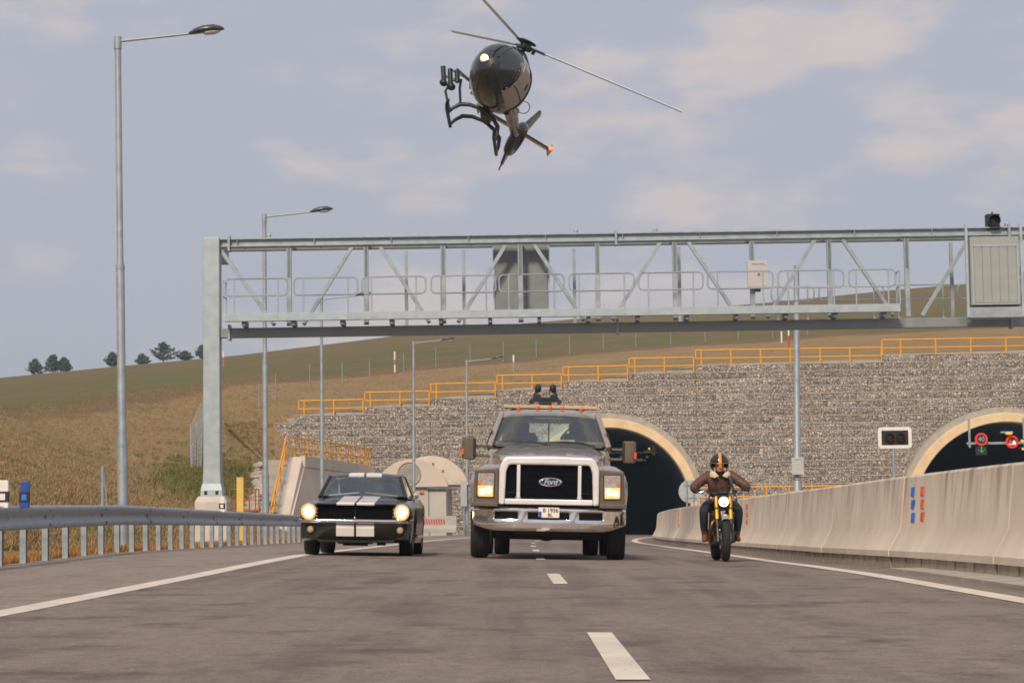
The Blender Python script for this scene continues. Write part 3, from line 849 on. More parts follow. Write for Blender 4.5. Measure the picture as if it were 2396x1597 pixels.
# cabinet, panelled box, signal and notice on the gantry
CAB = mat('grey cabinet paint', (.20, .22, .225), .45, .1, .1, 2)
x0_, x1_ = gx(1162) * 1.01, gx(1295) * 1.01
cab = thing('switch_cabinet', 'tall grey double door switch cabinet standing inside the gantry lattice', 'cabinet', ((x0_ + x1_) / 2, GY + .55, 6.34))
w = (x1_ - x0_) / 2
MB().bx(-w, w, 0, .55, 0, 1.83).build('body', CAB, cab, bevel=.01)
for s_ in (-1, 1):
    dr = MB().bx(min(s_ * .03, s_ * (w - .06)), max(s_ * .03, s_ * (w - .06)), -.025, -.002, .08, 1.70).build('door', CAB, cab, bevel=.008)
    MB().bx(s_ * .42 - .04, s_ * .42 + .04, -.031, -.026, 1.27, 1.37).build('warning_label', mat('faded warning label', (.42, .24, .10), .7), dr)
    MB().bx(s_ * .07 - .015, s_ * .07 + .015, -.05, -.026, .8, .98).build('handle', STEEL_D, dr)
    MB().bx(min(s_ * (w - .04), s_ * w), max(s_ * (w - .04), s_ * w), -.03, -.001, 0, 1.83).build('edge_trim', GALV_L, cab)
BOXM = mat('pale grey panel', (.31, .325, .32), .6, .1, .06, 3)
d_ = 59.9; P0 = pix(2274, 714, d_); P1 = pix(2384, 552, d_)
eq = thing('equipment_box', 'pale grey vertically panelled equipment box hung on the gantry front', 'box', (P0.x, d_, P0.z))
w, h = P1.x - P0.x, P1.z - P0.z
MB().bx(0, w, .02, .5, 0, h).build('housing', BOXM, eq, bevel=.01)
for j in range(5):
    a = .09 + (w - .18) * j / 5; b = .09 + (w - .18) * (j + 1) / 5
    MB().bx(a + .006, b - .006, -.005, .022, .06, h * .85).build('panel', BOXM, eq, bevel=.006)
fr = MB().bx(.03, .075, -.012, .02, .02, h * .87).bx(w - .075, w - .03, -.012, .02, .02, h * .87).bx(.076, w - .076, -.012, .02, .015, .05).bx(.076, w - .076, -.012, .02, h * .855, h * .885); fr.build('frame', GALV_L, eq)
for x in (-.13, w + .02):
    MB().bx(x, x + .07, -.02, .06, -.32, h + .35).build('hanger', GALV_L, eq, bevel=.005)
MB().bx(-.06, w + .02, -.02, .6, -.33, -.06).build('tray', GALV, eq, bevel=.006)
sg = thing('traffic_signal', 'black boxed signal lamp on top of the gantry', 'traffic signal', pix(2323, 538, 61.0))
MB().bx(-.18, .18, -.1, .16, .0, .43).build('housing', BLACK, sg, bevel=.02)
mb = MB(); mb.lathe([(.16, 0), (.165, -.2), (.15, -.2), (.145, 0)], (0, -.1, .23), (0, 1, 0), 24); mb.build('visor', BLACK, sg, smooth=40)
MB().lathe([(.001, -.03), (.1, -.02), (.145, 0.01)], (0, -.1, .23), (0, 1, 0), 24).build('lens', mat('dark lens', (.05, .03, .03), .15), sg, smooth=60)
MB().bx(-.02, .02, .0, .05, .43, .5).build('lifting_eye', BLACK, sg)
MB().tube((0, .05, -.25), (0, .05, 0), .05, n=8).build('bracket', STEEL_D, sg)
P0 = pix(1750, 674, 60.75); P1 = pix(1797, 609, 60.75)
def notice(P0, P1, label, dy):
    nb = thing('notice_box', label, 'notice', P0)
    w, h = P1.x - P0.x, P1.z - P0.z
    MB().bx(0, w, 0, .14, 0, h).build('board', mat('off white enamel', (.47, .45, .45), .5, 0, .04, 4), nb, bevel=.012)
    for j, (a, b) in enumerate(((.22, .31), (.33, .40), (.42, .50), (.52, .62), (.64, .72), (.74, .80))):
        MB().bx(w * a, w * b, -.004, .002, h * .845 - (.01 if j == 2 else 0), h * .895).build('dark_mark', CAB, nb)
    MB().bx(w * .84, w * .90, -.004, .002, h * .80, h * .84).build('dark_mark', CAB, nb)
    return nb, w, h
nb, w, h = notice(P0, P1, 'white enamel notice board on a gantry upright behind the catwalk railing', 0)
for (a, b, c_, d__, m_) in ((.46, .62, .57, .62, mat('yellow print', (.62, .48, .12), .6)), (.49, .60, .49, .535, BLUE), (.47, .60, .43, .485, RED)):
    MB().bx(w * a, w * b, -.004, .002, h * c_, h * d__).build('print', m_, nb)
MB().bx(w * .36, w * .62, .0, .15, -.09, -.003).build('cable_box', BLACK, nb)

# ------------------------------------------------------------------ street lamps
HEAD = mat('lamp head paint', (.075, .085, .09), .3, .3, .1, 6)
LENS = mat('lamp glass', (.55, .58, .58), .1)
def street_lamp(px, py_b, px_t, py_t, d, label, arm=True, r0=.105):
    b = pix(px, py_b, d); tp = pix(px_t, py_t, d)
    r = thing('street_lamp', label, 'street lamp', b, (0, 0, 0), 'street lamps along the left shoulder')
    T = tp - b; H = T.z
    ax = T
    def at_(f): return ax * f
    mb = MB(); prof = [(0.0, r0), (.2, r0), (.215, r0 * .80), (.545, r0 * .80), (.56, r0 * .62), (1.0, r0 * .60)]
    rings = [[at_(f) + Vector((rr * math.cos(2 * PI * k / 16), rr * math.sin(2 * PI * k / 16), 0)) for k in range(16)] for f, rr in prof]
    mb.loft(rings, True, True); mb.build('pole', GALV, r, smooth=40)
    MB().tube(at_(.002), at_(.0) + Vector((0, 0, .03)), r0 * 2.0, n=12).build('base_plate', CONC, r)
    for f in (.2, .548):
        MB().tube(at_(f) - Vector((0, 0, .06)), at_(f) + Vector((0, 0, .02)), r0 * (1.06 if f < .3 else .86), n=16).build('collar', GALV, r, smooth=40)
    MB().tube(at_(1) - Vector((0, 0, .22)), at_(1) + Vector((0, 0, .03)), r0 * .74, n=14).build('top_cap', GALV, r, smooth=40)
    A = at_(1) + Vector((0, 0, -.06)); B_ = A + Vector((1.42, 0, .13))
    MB().tube(A, B_, .03, .026, n=8).build('arm', GALV, r, smooth=50)
    h = MB(); dirv = Vector((.993, 0, .115)); up = Vector((-.115, 0, .993))
    rings = []
    for f, w, hh, off in ((0, .035, .035, 0), (.05, .06, .05, 0), (.12, .11, .075, .012), (.3, .15, .10, .028), (.52, .145, .095, .028), (.66, .09, .06, .012), (.72, .02, .02, 0)):
        cpt = B_ + dirv * f + up * off
        rings.append([cpt + Vector((0, 1, 0)) * (w * math.cos(2 * PI * k / 16)) + up * (hh * math.sin(2 * PI * k / 16) * (1 if math.sin(2 * PI * k / 16) > 0 else .45)) for k in range(16)])
    h.loft(rings, True, True); hd = h.build('lamp_head', HEAD, r, smooth=50)
    l = MB(); rings = []
    for f, w, hh in ((.28, .02, .02), (.34, .10, .05), (.5, .11, .06), (.6, .06, .04), (.64, .01, .01)):
        cpt = B_ + dirv * f - up * .02
        rings.append([cpt + Vector((0, 1, 0)) * (w * math.cos(PI * k / 8 + PI)) + up * (hh * math.sin(PI * k / 8 + PI)) for k in range(9)])
    l.loft(rings, False, False); l.build('lens', LENS, hd, smooth=60)
    return r
street_lamp(288.5, 1280, 275.5, 90, 44.5, 'tall grey street lamp on the grass verge standing clear of the gantry')
street_lamp(622, 1266, 618.5, 503, 69.6, 'street lamp rising behind the gantry beside its leg, head above the lattice')
street_lamp(754, 1263, 752, 697, 93.6, 'street lamp seen through the lattice by the yellow stair railing')
street_lamp(968.5, 1257, 967.5, 800, 116.0, 'distant street lamp in front of the arched concrete building')
street_lamp(1093, 1253, 1092, 843, 129.5, 'farthest street lamp on the wall side of the grey truck')

cp = thing('camera_pole', 'bare grey pole with a white notice box standing behind the concrete barrier', 'pole', pix(1866, 1262, 85))
T = pix(1863.5, 621, 85) - pix(1866, 1262, 85)
mb = MB(); mb.path([(0, 0, 0), T * .2, T * .205, T], [.17, .16, .135, .10], 12); mb.build('pole', GALV, cp, smooth=40)
MB().bx(-.06, .06, -.2, .0, T.z * .235, T.z * .255).build('bracket', BLACK, cp)
for f in (.22, .58): MB().tube(T * f - Vector((0, 0, .05)), T * f + Vector((0, 0, .05)), .15 if f < .3 else .135, n=12).build('collar', GALV, cp, smooth=40)
P0 = pix(1853, 1110, 84.7); P1 = pix(1880.5, 1069, 84.7)
notice(P0, P1, 'white notice board fixed to the bare pole behind the barrier', 0)

# ------------------------------------------------------------------ signs behind the barrier
sb = thing('signal_board', 'white framed black double signal board on a post behind the barrier', 'signal board', pix(2096, 1262, 84))
o_ = sb.location; P0 = pix(2055, 1049, 84) - o_; P1 = pix(2132, 998, 84) - o_
def rrect(x0, x1, z0, z1, r, n=6):
    pts = []
    for cx, cz, a0 in ((x1 - r, z1 - r, 0), (x0 + r, z1 - r, 1), (x0 + r, z0 + r, 2), (x1 - r, z0 + r, 3)):
        for q in range(n + 1): an = (a0 + q / n) * PI / 2; pts.append((cx + r * math.cos(an), cz + r * math.sin(an)))
    return pts
MB().prism(rrect(P0.x, P1.x, P0.z, P1.z, .12), -.05, .05).build('frame', WHITE, sb)
mw = .125
MB().prism(rrect(P0.x + mw, P1.x - mw, P0.z + mw, P1.z - mw, .03), -.06, -.045).build('screen', BLACK, sb)
for s_ in (.34, .66):
    cx = lerp(P0.x, P1.x, s_); cz = (P0.z + P1.z) / 2
    mb = MB(); mb.lathe([(.16, 0), (.165, -.12), (.15, -.12), (.145, 0)], (cx, -.06, cz), (0, 1, 0), 20); mb.build('visor', BLACK, sb, smooth=40)
    MB().lathe([(.001, -.02), (.09, -.015), (.14, -.004)], (cx, -.062, cz), (0, 1, 0), 20).build('lens', mat('unlit red lens', (.03, .010, .010), .3), sb, smooth=60)
MB().tube((0, 0, 0), (0, 0, P0.z), .055, n=10).build('post', GALV, sb, smooth=40)
rs = thing('round_sign', 'back of a round grey traffic sign on two posts by the barrier', 'sign', pix(1617, 1256, 91))
o_ = rs.location; cz = pix(1617, 1149, 91).z - o_.z; rad = 27 / F * 91
MB().lathe([(.001, .01), (rad - .015, .01), (rad, 0), (rad, -.012), (rad - .02, -.012), (.001, -.006)], (0, 0, cz), (0, 1, 0), 40).build('disc', mat('sign back aluminium', (.42, .46, .48), .5, .3, .06, 3), rs, smooth=40)
for s_ in (-.14, .14):
    MB().tube((s_, -.06, 0), (s_, -.06, cz + .42), .03, n=8).build('post', GALV, rs, smooth=40)
for z in (cz - .25, cz + .25): MB().bx(-.25, .25, -.045, -.02, z - .02, z + .02).build('clamp_rail', GALV, rs)

# ------------------------------------------------------------------ yellow railings
def yellow_rail(name, label, pts, posts, hgt=1.0, mids=(.48,), first_hang=True, r=.033, group=None, cat='railing'):
    """pts: list of base points; straight run between them"""
    o = thing(name, label, cat, pts[0], (0, 0, 0), group)
    P = [Vector(q) - Vector(pts[0]) for q in pts]
    up = Vector((0, 0, hgt))
    MB().path([q + up for q in P], r, 8).build('top_rail', YEL, o, smooth=60)
    for m_ in mids: MB().path([q + up * m_ for q in P], r * .9, 8).build('mid_rail', YEL, o, smooth=60)
    for f in posts:
        q = P[0].lerp(P[-1], f) if len(P) == 2 else P[int(f)]
        MB().tube(q - Vector((0, 0, .05)), q + up, r * 1.1, n=8).build('post', YEL, o, smooth=60)
    if first_hang: MB().tube(P[0] + up * mids[0], P[0] + up, r, n=8).build('end_loop', YEL, o, smooth=60)
    return o
gnames = 'yellow railings stepping along the wall top'
ords = ['lowest', 'second lowest', 'third', 'fourth', 'fifth', 'sixth']
for k in range(6):
    a = -15.77 + 4.42 * k; z = 8.2 + .5 * k
    yellow_rail('step_railing', 'yellow railing on the %s step of the stone wall top counting upward' % ords[k] if k > 1 else 'yellow railing on the %s step of the stone wall top' % ords[k],
                [(a + .03, 150.9, z), (a + 4.33, 150.9, z + .03)], (.085, .545, 1.0), 1.0, (.45,), True, .05, gnames)
yellow_rail('step_railing', 'long level yellow railing on the wall top with seven posts', [(10.8, 150.95, 11.2), (23.2, 150.95, 11.2)], [0.03, .19, .35, .51, .67, .83, 1.0], 1.0, (.45,), True, .05, gnames)
yellow_rail('step_railing', 'yellow railing on the highest step of the wall above the other tunnel', [(23.25, 150.95, 11.7), (37, 150.95, 11.75)], [0.0, .09, .26, .43, .60, .77, .94], 1.0, (.45,), False, .05, gnames)
# railing on a low retaining wall beyond the barrier
rw = MB().bx(8.4, 20.0, 125.1, 125.5, -1.2, 1.55).build('retaining_wall', CONC_D); tag(rw, 'low concrete retaining wall under a yellow railing behind the barrier', 'wall')
yellow_rail('low_railing', 'yellow railing behind the motorcyclist on the low wall', [(8.7, 125.3, 1.55), (19.7, 125.3, 1.55)], [0.02, .135, .25, .365, .48, .595, .71, .825, .94], 1.05, (.5,), False, .045)

# ------------------------------------------------------------------ stair wall and arched service building (left)
LW = mat('pale cast concrete', (.58, .50, .425), .8, 0, .07, .9, .15, 20)
sw = thing('stair_wall', 'pale concrete wing wall with sloping end beside the stairs', 'wall', (0, 0, 0))
A_t, A_b = pix(675, 1069, 110), pix(634, 1268, 101.5)
B_t, B_b = pix(708, 1068, 110), pix(663, 1270, 101.5)
E_t = pix(870, 1091, 127.5); E_b = Vector((E_t.x, 127.5, -.2))
bt = Vector((-.72, 0, 0))
AA_t = Vector((A_t.x, A_t.y, A_t.z)); vs = [A_b, B_b, B_t, A_t, E_t, E_b, E_t + bt, E_b + bt]
mb = MB(); mb.add(vs, [(0, 1, 2, 3), (1, 5, 4, 2), (3, 2, 4, 6), (0, 3, 6, 7), (5, 7, 6, 4), (0, 7, 5, 1)]); mb.build('wall_body', LW, sw)
# recessed field below a projecting cap beam on the road side
n_ = Vector((.05, 0, 0))
capv = [B_t + n_ * 3 + Vector((0, -.3, .03)), E_t + n_ * 3 + Vector((0, 0, .03)), E_t + n_ * 3 + Vector((0, 0, -.5)), B_t + n_ * 3 + Vector((0, -.3, -.5))]
capv += [q - n_ * 5 for q in capv]
MB().add(capv, [(0, 1, 2, 3), (7, 6, 5, 4), (0, 4, 5, 1), (1, 5, 6, 2), (2, 6, 7, 3), (3, 7, 4, 0)]).build('cap_beam', LW, sw)
ev = [B_b + n_ * 2.4, B_t + n_ * 2.4 + Vector((0, -.1, -.45))]
ev += [ev[1] + Vector((.04, 1.1, 0)), ev[0] + Vector((.04, 1.1, 0))]
MB().add([*ev, *[q - n_ * 4 for q in ev]], [(0, 1, 2, 3), (7, 6, 5, 4), (0, 4, 5, 1), (1, 5, 6, 2), (2, 6, 7, 3), (3, 7, 4, 0)]).build('edge_rib', LW, sw)
# stairs climbing behind the sloping end
st = thing('stairs', 'concrete stairs climbing along the sloping end of the wing wall', 'stairs', (0, 0, 0))
for k in range(16):
    f = k / 16; q = A_b.lerp(A_t, f + .03)
    MB().bx(q.x - 1.15, q.x - .02, q.y, q.y + .75, q.z - 1.0 if k else -.2, q.z).build('step', CONC_D, st)
sr = thing('stair_railing', 'yellow railing climbing the stairs and running along the wing wall top', 'railing', (0, 0, 0))
up = Vector((0, 0, 1.02))
a0 = A_b + Vector((-.1, 0, .05)); a1 = A_t + Vector((-.1, 0, 0)); c1 = E_t + Vector((-.1, 0, 0))
for z_, r_ in ((1.02, .042), (.5, .036)):
    MB().path([a0 + Vector((0, 0, z_)), a1 + Vector((0, 0, z_))], r_, 8).build('sloping_rail', YEL, sr, smooth=60)
    MB().path([a1 + Vector((0, 0, z_)), c1 + Vector((0, 0, z_))], r_, 8).build('level_rail', YEL, sr, smooth=60)
for f in (0.02, .34, .62, .9): q = a0.lerp(a1, f); MB().tube(q, q + up, .045, n=8).build('post', YEL, sr, smooth=60)
for f in [0.09, .16, .19] + [.24 + .062 * k for k in range(12)] + [.965, 1.0]:
    q = a1.lerp(c1, f); MB().tube(q - Vector((0, 0, .05)), q + up, .045, n=8).build('post', YEL, sr, smooth=60)

ab = thing('service_building', 'pale concrete service building with arched gable and round vent', 'building', (0, 0, 0))
d_ = 125.0; PL, PK, PR = pix(878, 1140, d_), pix(963, 1073, d_), pix(1048, 1140, d_)
cx = (PL.x + PR.x) / 2; hw = (PR.x - PL.x) / 2; hh = PK.z - PL.z; zE = PL.z
R_ = (hw ** 2 + hh ** 2) / (2 * hh); zc_ = PK.z - R_; a0 = math.asin((zE - zc_) / R_)
def arcpts(r_add, n=28): 
    a_ = math.asin(min(1, (zE - zc_) / (R_ + r_add))); return [(cx + (R_ + r_add) * math.cos(lerp(a_, PI - a_, k / n)), zc_ + (R_ + r_add) * math.sin(lerp(a_, PI - a_, k / n))) for k in range(n + 1)]
MB().prism(arcpts(0), d_, d_ + .35).build('gable', LW, ab)
mb = MB(); mb.prism([(x + .95, z + .15) for x, z in arcpts(.1)], d_ + 2.6, d_ + 9); mb.prism([(x, z - .02) for x, z in arcpts(-.02)], d_ + .35, d_ + 2.6); mb.build('barrel_roof', LW, ab)
MB().bx(cx - hw + .15, cx + hw - .12, d_ + .25, d_ + 9, -.4, zE).build('front_wall', mat('light render', (.50, .455, .415), .85, 0, .05, 1), ab)
MB().bx(cx + hw * .45, cx + hw * .48, d_ + .235, d_ + .252, -.3, zE - .1).build('wall_joint', STEEL_D, ab)
MB().bx(cx + hw * .42, cx + hw + .5, d_ + .05, d_ + .252, zE - .12, zE - .005).build('eaves_gutter', STEEL_D, ab)
mb = MB(); mb.lathe([(.001, 0), (.56, 0), (.62, -.06), (.66, -.06), (.66, .02)], (pix(957, 1108, d_).x, d_ - .01, pix(957, 1108, d_).z), (0, 1, 0), 32); vn = mb.build('round_vent', CONC_D, ab, smooth=40)
for k in range(7):
    z = pix(957, 1108, d_).z - .45 + k * .15; q = math.sqrt(max(.01, .55 ** 2 - (-.45 + k * .15) ** 2)); X = pix(957, 1108, d_).x
    MB().bx(X - q, X + q, d_ - .035, d_ - .012, z - .03, z + .03).build('slat', CONC_D, vn)
lp = pix(1000 - 14, 1151, d_); MB().bx(lp.x - .12, lp.x + .12, d_ + .15, d_ + .25, lp.z - .06, lp.z + .06).build('wall_lamp', ORANGE, ab)
for px in (1013, 1036): q = pix(px, 1084 + (px - 1013) * .7, d_ + 2.6); MB().bx(q.x - .05, q.x + .05, d_ + 2.5, d_ + 2.6, q.z - .05, q.z + .05).build('bolt', STEEL_D, ab)
gb = thing('grey_board', 'narrow grey board on the wall next to the arched building', 'board', pix(1086, 1262, 122))
o_ = gb.location; a = pix(1078, 1184, 122) - o_; b = pix(1092, 1124, 122) - o_
MB().bx(a.x, b.x, -.05, .05, a.z, b.z).build('panel', mat('pale blue grey sheet', (.42, .45, .46), .5, .2, .05, 3), gb, bevel=.01)
MB().tube((.0, .08, 0), (0, .08, b.z), .05, n=8).build('post', GALV, gb)
bw = thing('crash_block', 'grey concrete block with a row of slanted red stripes by the arched building', 'barrier', pix(1027, 1250, 117))
o_ = bw.location; a = pix(985, 1246, 117) - o_; b = pix(1068, 1206, 117) - o_
hB = b.z - a.z
MB().prism_x([(-.4, a.z), (-.4, a.z + hB * .25), (-.16, a.z + hB * .42), (-.12, b.z), (.12, b.z), (.16, a.z + hB * .42), (.4, a.z + hB * .25), (.4, a.z)], a.x, b.x).build('block', mat('block concrete', (.40, .385, .36), .85, 0, .1, 2), bw, bevel=.015)
for k in range(9):
    x = lerp(a.x, b.x, .06 + k * .07); y_ = -.155
    MB().prism([(x + .06, a.z + hB * .50), (x + .13, a.z + hB * .50), (x + .07, a.z + hB * .82), (x, a.z + hB * .82)], -.165, -.1).build('red_stripe', RED, bw)

yp = thing('yellow_post', 'square yellow post behind the guardrail beyond the gantry footing', 'post', pix(563, 1272, 66))
o_ = yp.location; hP = pix(563, 1116, 66).z - o_.z
MB().bx(-.1, .1, -.1, .1, 0, hP - .02).build('column', YEL_P := mat('faded yellow paint', (.72, .47, .12), .6, 0, .1, 3), yp, bevel=.012)
MB().bx(-.105, .105, -.105, .105, hP - .022, hP).build('cap', YEL_P, yp)
rg = thing('rusty_gate', 'low rusty orange tube gate behind the yellow post', 'gate', pix(580, 1272, 72))
RUST = mat('rusty orange tube', (.36, .12, .03), .8, 0, .3, 6)
o_ = rg.location; x0_, x1_ = pix(538, 1200, 72).x - o_.x, pix(606, 1200, 72).x - o_.x; zt_ = pix(580, 1144, 72).z - o_.z; zm_ = pix(580, 1170, 72).z - o_.z; zl_ = pix(580, 1194, 72).z - o_.z
for z in (zt_, zm_, zl_): MB().tube((x0_, 0, z), (x1_, 0, z), .022 if z != zm_ else .014, n=6).build('bar', RUST, rg, smooth=60)
for f in (0, .45, .67, .88, 1): MB().tube((lerp(x0_, x1_, f), 0, 0), (lerp(x0_, x1_, f), 0, zt_), .022, n=6).build('upright', RUST, rg, smooth=60)
# loose edging stones down the verge beside the stairs
STN = mat('edging stone', (.36, .31, .26), .9, 0, .25, 3, .4, 12)
for k in range(20):
    f = k / 19; px = lerp(600, 612, math.sin(f * PI)) - 8 * f + random.uniform(-5, 5); py = lerp(1082, 1190, f)
    q = pix(px if f > .15 else px + random.uniform(0, 35), py, lerp(118, 92, f)); s_ = random.uniform(.16, .34)
    mb = MB(); mb.ell((0, 0, 0), (s_ * 1.3, s_, s_ * .6), 7, 5, Matrix.Rotation(random.uniform(0, 3), 3, 'Z') @ Matrix.Rotation(random.uniform(-.4, .4), 3, 'X'))
    mb.v = [(x * (1 + random.uniform(-.2, .2)), y * (1 + random.uniform(-.2, .2)), z * (1 + random.uniform(-.2, .2))) for x, y, z in mb.v]
    o = mb.build('edging_stone', STN, None, loc=q); tag(o, 'rough pale edging stone in the row beside the concrete stairs', 'stone', 'edging stones beside the stairs')
# wire fence panel on the slope beside the gantry leg
fp = thing('fence_end', 'weathered wire fence end panel on the slope beside the gantry leg', 'fence', pix(462, 1090, 95))
o_ = fp.location
for pp in ((448, 1090, 446, 990, 95), (462, 1092, 460, 985, 95.5), (470, 1090, 476, 940, 99)):
    a, b = pix(pp[0], pp[1], pp[4]) - o_, pix(pp[2], pp[3], pp[4]) - o_; MB().tube(a, b, .045, n=6).build('post', GALV, fp, smooth=60)
mb = MB()
for k in range(12):
    f = k / 11; a = pix(448, lerp(1086, 992, f), 95) - o_; b = pix(470, lerp(1086, 945, f), 98.5) - o_; mb.tube(a, b, .012, n=4)
for k in range(8):
    f = k / 7; a = pix(lerp(448, 470, f), 1088, lerp(95, 98.5, f)) - o_; b = pix(lerp(447, 470, f), lerp(990, 944, f), lerp(95, 98.5, f)) - o_; mb.tube(a, b, .012, n=4)
mb.build('mesh', GALV, fp)
bp_ = thing('braced_post', 'short braced fence post on the grass behind the guardrail near the tallest lamp', 'post', pix(240, 1240, 60))
o_ = bp_.location
for a, b in (((240, 1240), (240, 1090)), ((257, 1235), (241, 1096))):
    MB().tube(pix(*a, 60) - o_, pix(*b, 60) - o_, .05 if a[0] == 240 else .022, n=8).build('post' if a[0] == 240 else 'brace', GALV, bp_, smooth=60)

# ------------------------------------------------------------------ field fence, marker posts
wf = thing('field_fence', 'thin wire fence with grey posts along the edge of the crop field', 'fence', (0, 0, 0))
hl = bpy.data.objects['hillside']
from mathutils.bvhtree import BVHTree
HB = BVHTree.FromPolygons([Vector(v) for v in tv], tf)
def on_hill(px, py):
    r = ray(px, py).normalized(); h_ = HB.ray_cast(CAM + r * 90, r); return h_[0] if h_[0] else None
def ground_at(x, y):
    h_ = HB.ray_cast(Vector((x, y, 300)), Vector((0, 0, -1))); return h_[0].z if h_[0] else 0
prev = None; wires = MB()
for px, py in ((606, 955), (645, 930), (725, 905), (801, 896), (865, 890), (945, 875), (1020, 860), (1100, 848), (1178, 844), (1255, 836), (1333, 828), (1412, 818), (1488, 812), (1570, 806), (1650, 800), (1728, 794), (1808, 790), (1890, 786)):
    q = on_hill(px, py)
    if q is None: continue
    MB().tube(q - Vector((0, 0, .3)), q + Vector((0, 0, 1.75)), .045, n=6).build('post', GALV, wf, smooth=60)
    if prev is not None and (q - prev).length < 25:
        for z in (.5, 1.0, 1.6): wires.tube(prev + Vector((0, 0, z)), q + Vector((0, 0, z)), .008, n=3, caps=False)
    prev = q
wires.build('wires', GALV, wf)
def marker(px, py, h, m1, m2, label, name='marker_post'):
    q = on_hill(px, py); r = thing(name, label, 'post', q)
    MB().tube((0, 0, -.2), (0, 0, h * .35), .075, n=8).build('foot', m2, r, smooth=60)
    MB().tube((0, 0, h * .352), (0, 0, h * .6), .075, n=8).build('band', m1, r, smooth=60)
    MB().tube((0, 0, h * .602), (0, 0, h), .075, n=8).build('shaft', WHITE, r, smooth=60)
OR2 = mat('faded orange', (.5, .18, .06), .7)
marker(924, 870, 1.75, OR2, WHITE, 'white and orange marker post beside the field fence')
marker(1829, 801, 1.0, WHITE, WHITE, 'short white marker post above the long yellow railing')
marker(1846, 812, 1.6, RED, RED, 'red and white marker post next to the short white one')
marker(1202, 868, 1.3, GALV, GALV, 'small grey post with pale tip on the grass above the wall')
marker(523, 858, 1.6, OR2, OR2, 'faded orange marker post on the hill beside the gantry leg')
# ------------------------------------------------------------------ grass
def grass_mat(name, c0, c1, c2):
    m = bpy.data.materials.new(name); m.use_nodes = True; t = m.node_tree; p = t.nodes['Principled BSDF']
    p.inputs['Roughness'].default_value = .9; p.inputs['Specular IOR Level'].default_value = .1
    g = t.nodes.new('ShaderNodeNewGeometry')
    n = t.nodes.new('ShaderNodeTexNoise'); n.inputs['Scale'].default_value = .35; n.inputs['Detail'].default_value = 5; t.links.new(g.outputs['Position'], n.inputs[0])
    r = t.nodes.new('ShaderNodeValToRGB'); e = r.color_ramp.elements; e[0].position = .36; e[0].color = (*c0, 1); e[1].position = .5; e[1].color = (*c1, 1); k = e.new(.64); k.color = (*c2, 1)
    t.links.new(n.outputs[0], r.inputs[0])
    h = t.nodes.new('ShaderNodeHueSaturation'); mrr = t.nodes.new('ShaderNodeMapRange'); mrr.inputs[3].default_value = .72; mrr.inputs[4].default_value = 1.25
    t.links.new(g.outputs['Random Per Island'], mrr.inputs[0]); t.links.new(mrr.outputs[0], h.inputs['Value']); t.links.new(r.outputs[0], h.inputs['Color'])
    t.links.new(h.outputs[0], p.inputs['Base Color'])
    return m


def tufts(name, spots, hmin, hmax, m, blades=5, spread=.07, wid=.02):
    v, f = [], []
    for (x, y, z) in spots:
        H = random.uniform(hmin, hmax)
        for b in range(blades):
            a = random.uniform(0, 2 * PI); dx, dy = math.cos(a), math.sin(a); le = random.uniform(.1, .55) * H; r = random.uniform(0, spread)
            ox, oy = x + dx * r, y + dy * r; px_, py_ = -dy * wid, dx * wid; h = H * random.uniform(.6, 1)
            i = len(v)
            v += [(ox - px_, oy - py_, z - .03), (ox + px_, oy + py_, z - .03), (ox + dx * le, oy + dy * le, z + h)]
            f.append((i, i + 1, i + 2))
    me = bpy.data.meshes.new(name); me.from_pydata(v, [], f); me.update(); me.materials.append(m)
    o = bpy.data.objects.new(name, me); C.objects.link(o); o['kind'] = 'stuff'; return o


GR_DRY = grass_mat('dry grass blades', (.275, .19, .102), (.325, .228, .125), (.225, .192, .092))
GR_OR = grass_mat('rusty verge grass', (.36, .18, .06), (.41, .215, .075), (.28, .195, .075))
GR_GRN = grass_mat('green weeds', (.12, .14, .04), (.18, .175, .06), (.24, .18, .07))
sp = []
while len(sp) < 5200:
    d = random.uniform(19, 85) if random.random() < .7 else random.uniform(24, 50); l = LEFT_EDGE + .02 - abs(random.gauss(0, .28)); q = RP(l, d); sp.append((q.x, q.y, q.z - .02))
tag(tufts('verge_grass', sp, .05, .17, GR_OR, 6, .06, .012), 'rusty orange dry grass fringing the foot of the guardrail', 'grass')
sp = []
tries = 0
while len(sp) < 36000 and tries < 300000:
    tries += 1
    px = random.uniform(-60, 1300) if random.random() < .55 else random.uniform(-60, 620); py = random.uniform(790, 1285)
    if px > 640 and py > 990: continue
    r = ray(px, py).normalized(); h_ = HB.ray_cast(CAM + r * 15, r)
    if h_[0] is None or h_[0].y > 260: continue
    if max(band[q] for q in tf[h_[2]]) > 1.03: continue
    sp.append(tuple(h_[0]))
tag(tufts('slope_grass', sp, .04, .13, GR_DRY, 5, .16, .022), 'dry ochre grass covering the cutting slope', 'grass')
sp = []
for _ in range(2600):
    d = random.uniform(62, 100); px = random.gauss(500, 60); py = random.gauss(1120, 26)
    r = ray(px, py).normalized(); h_ = HB.ray_cast(CAM + r * 40, r)
    if h_[0] is not None and h_[0].y < 150: sp.append(tuple(h_[0]))
tag(tufts('green_weeds', sp, .12, .38, GR_GRN, 7, .2, .03), 'patch of greener weeds on the slope behind the gantry footing', 'weeds')

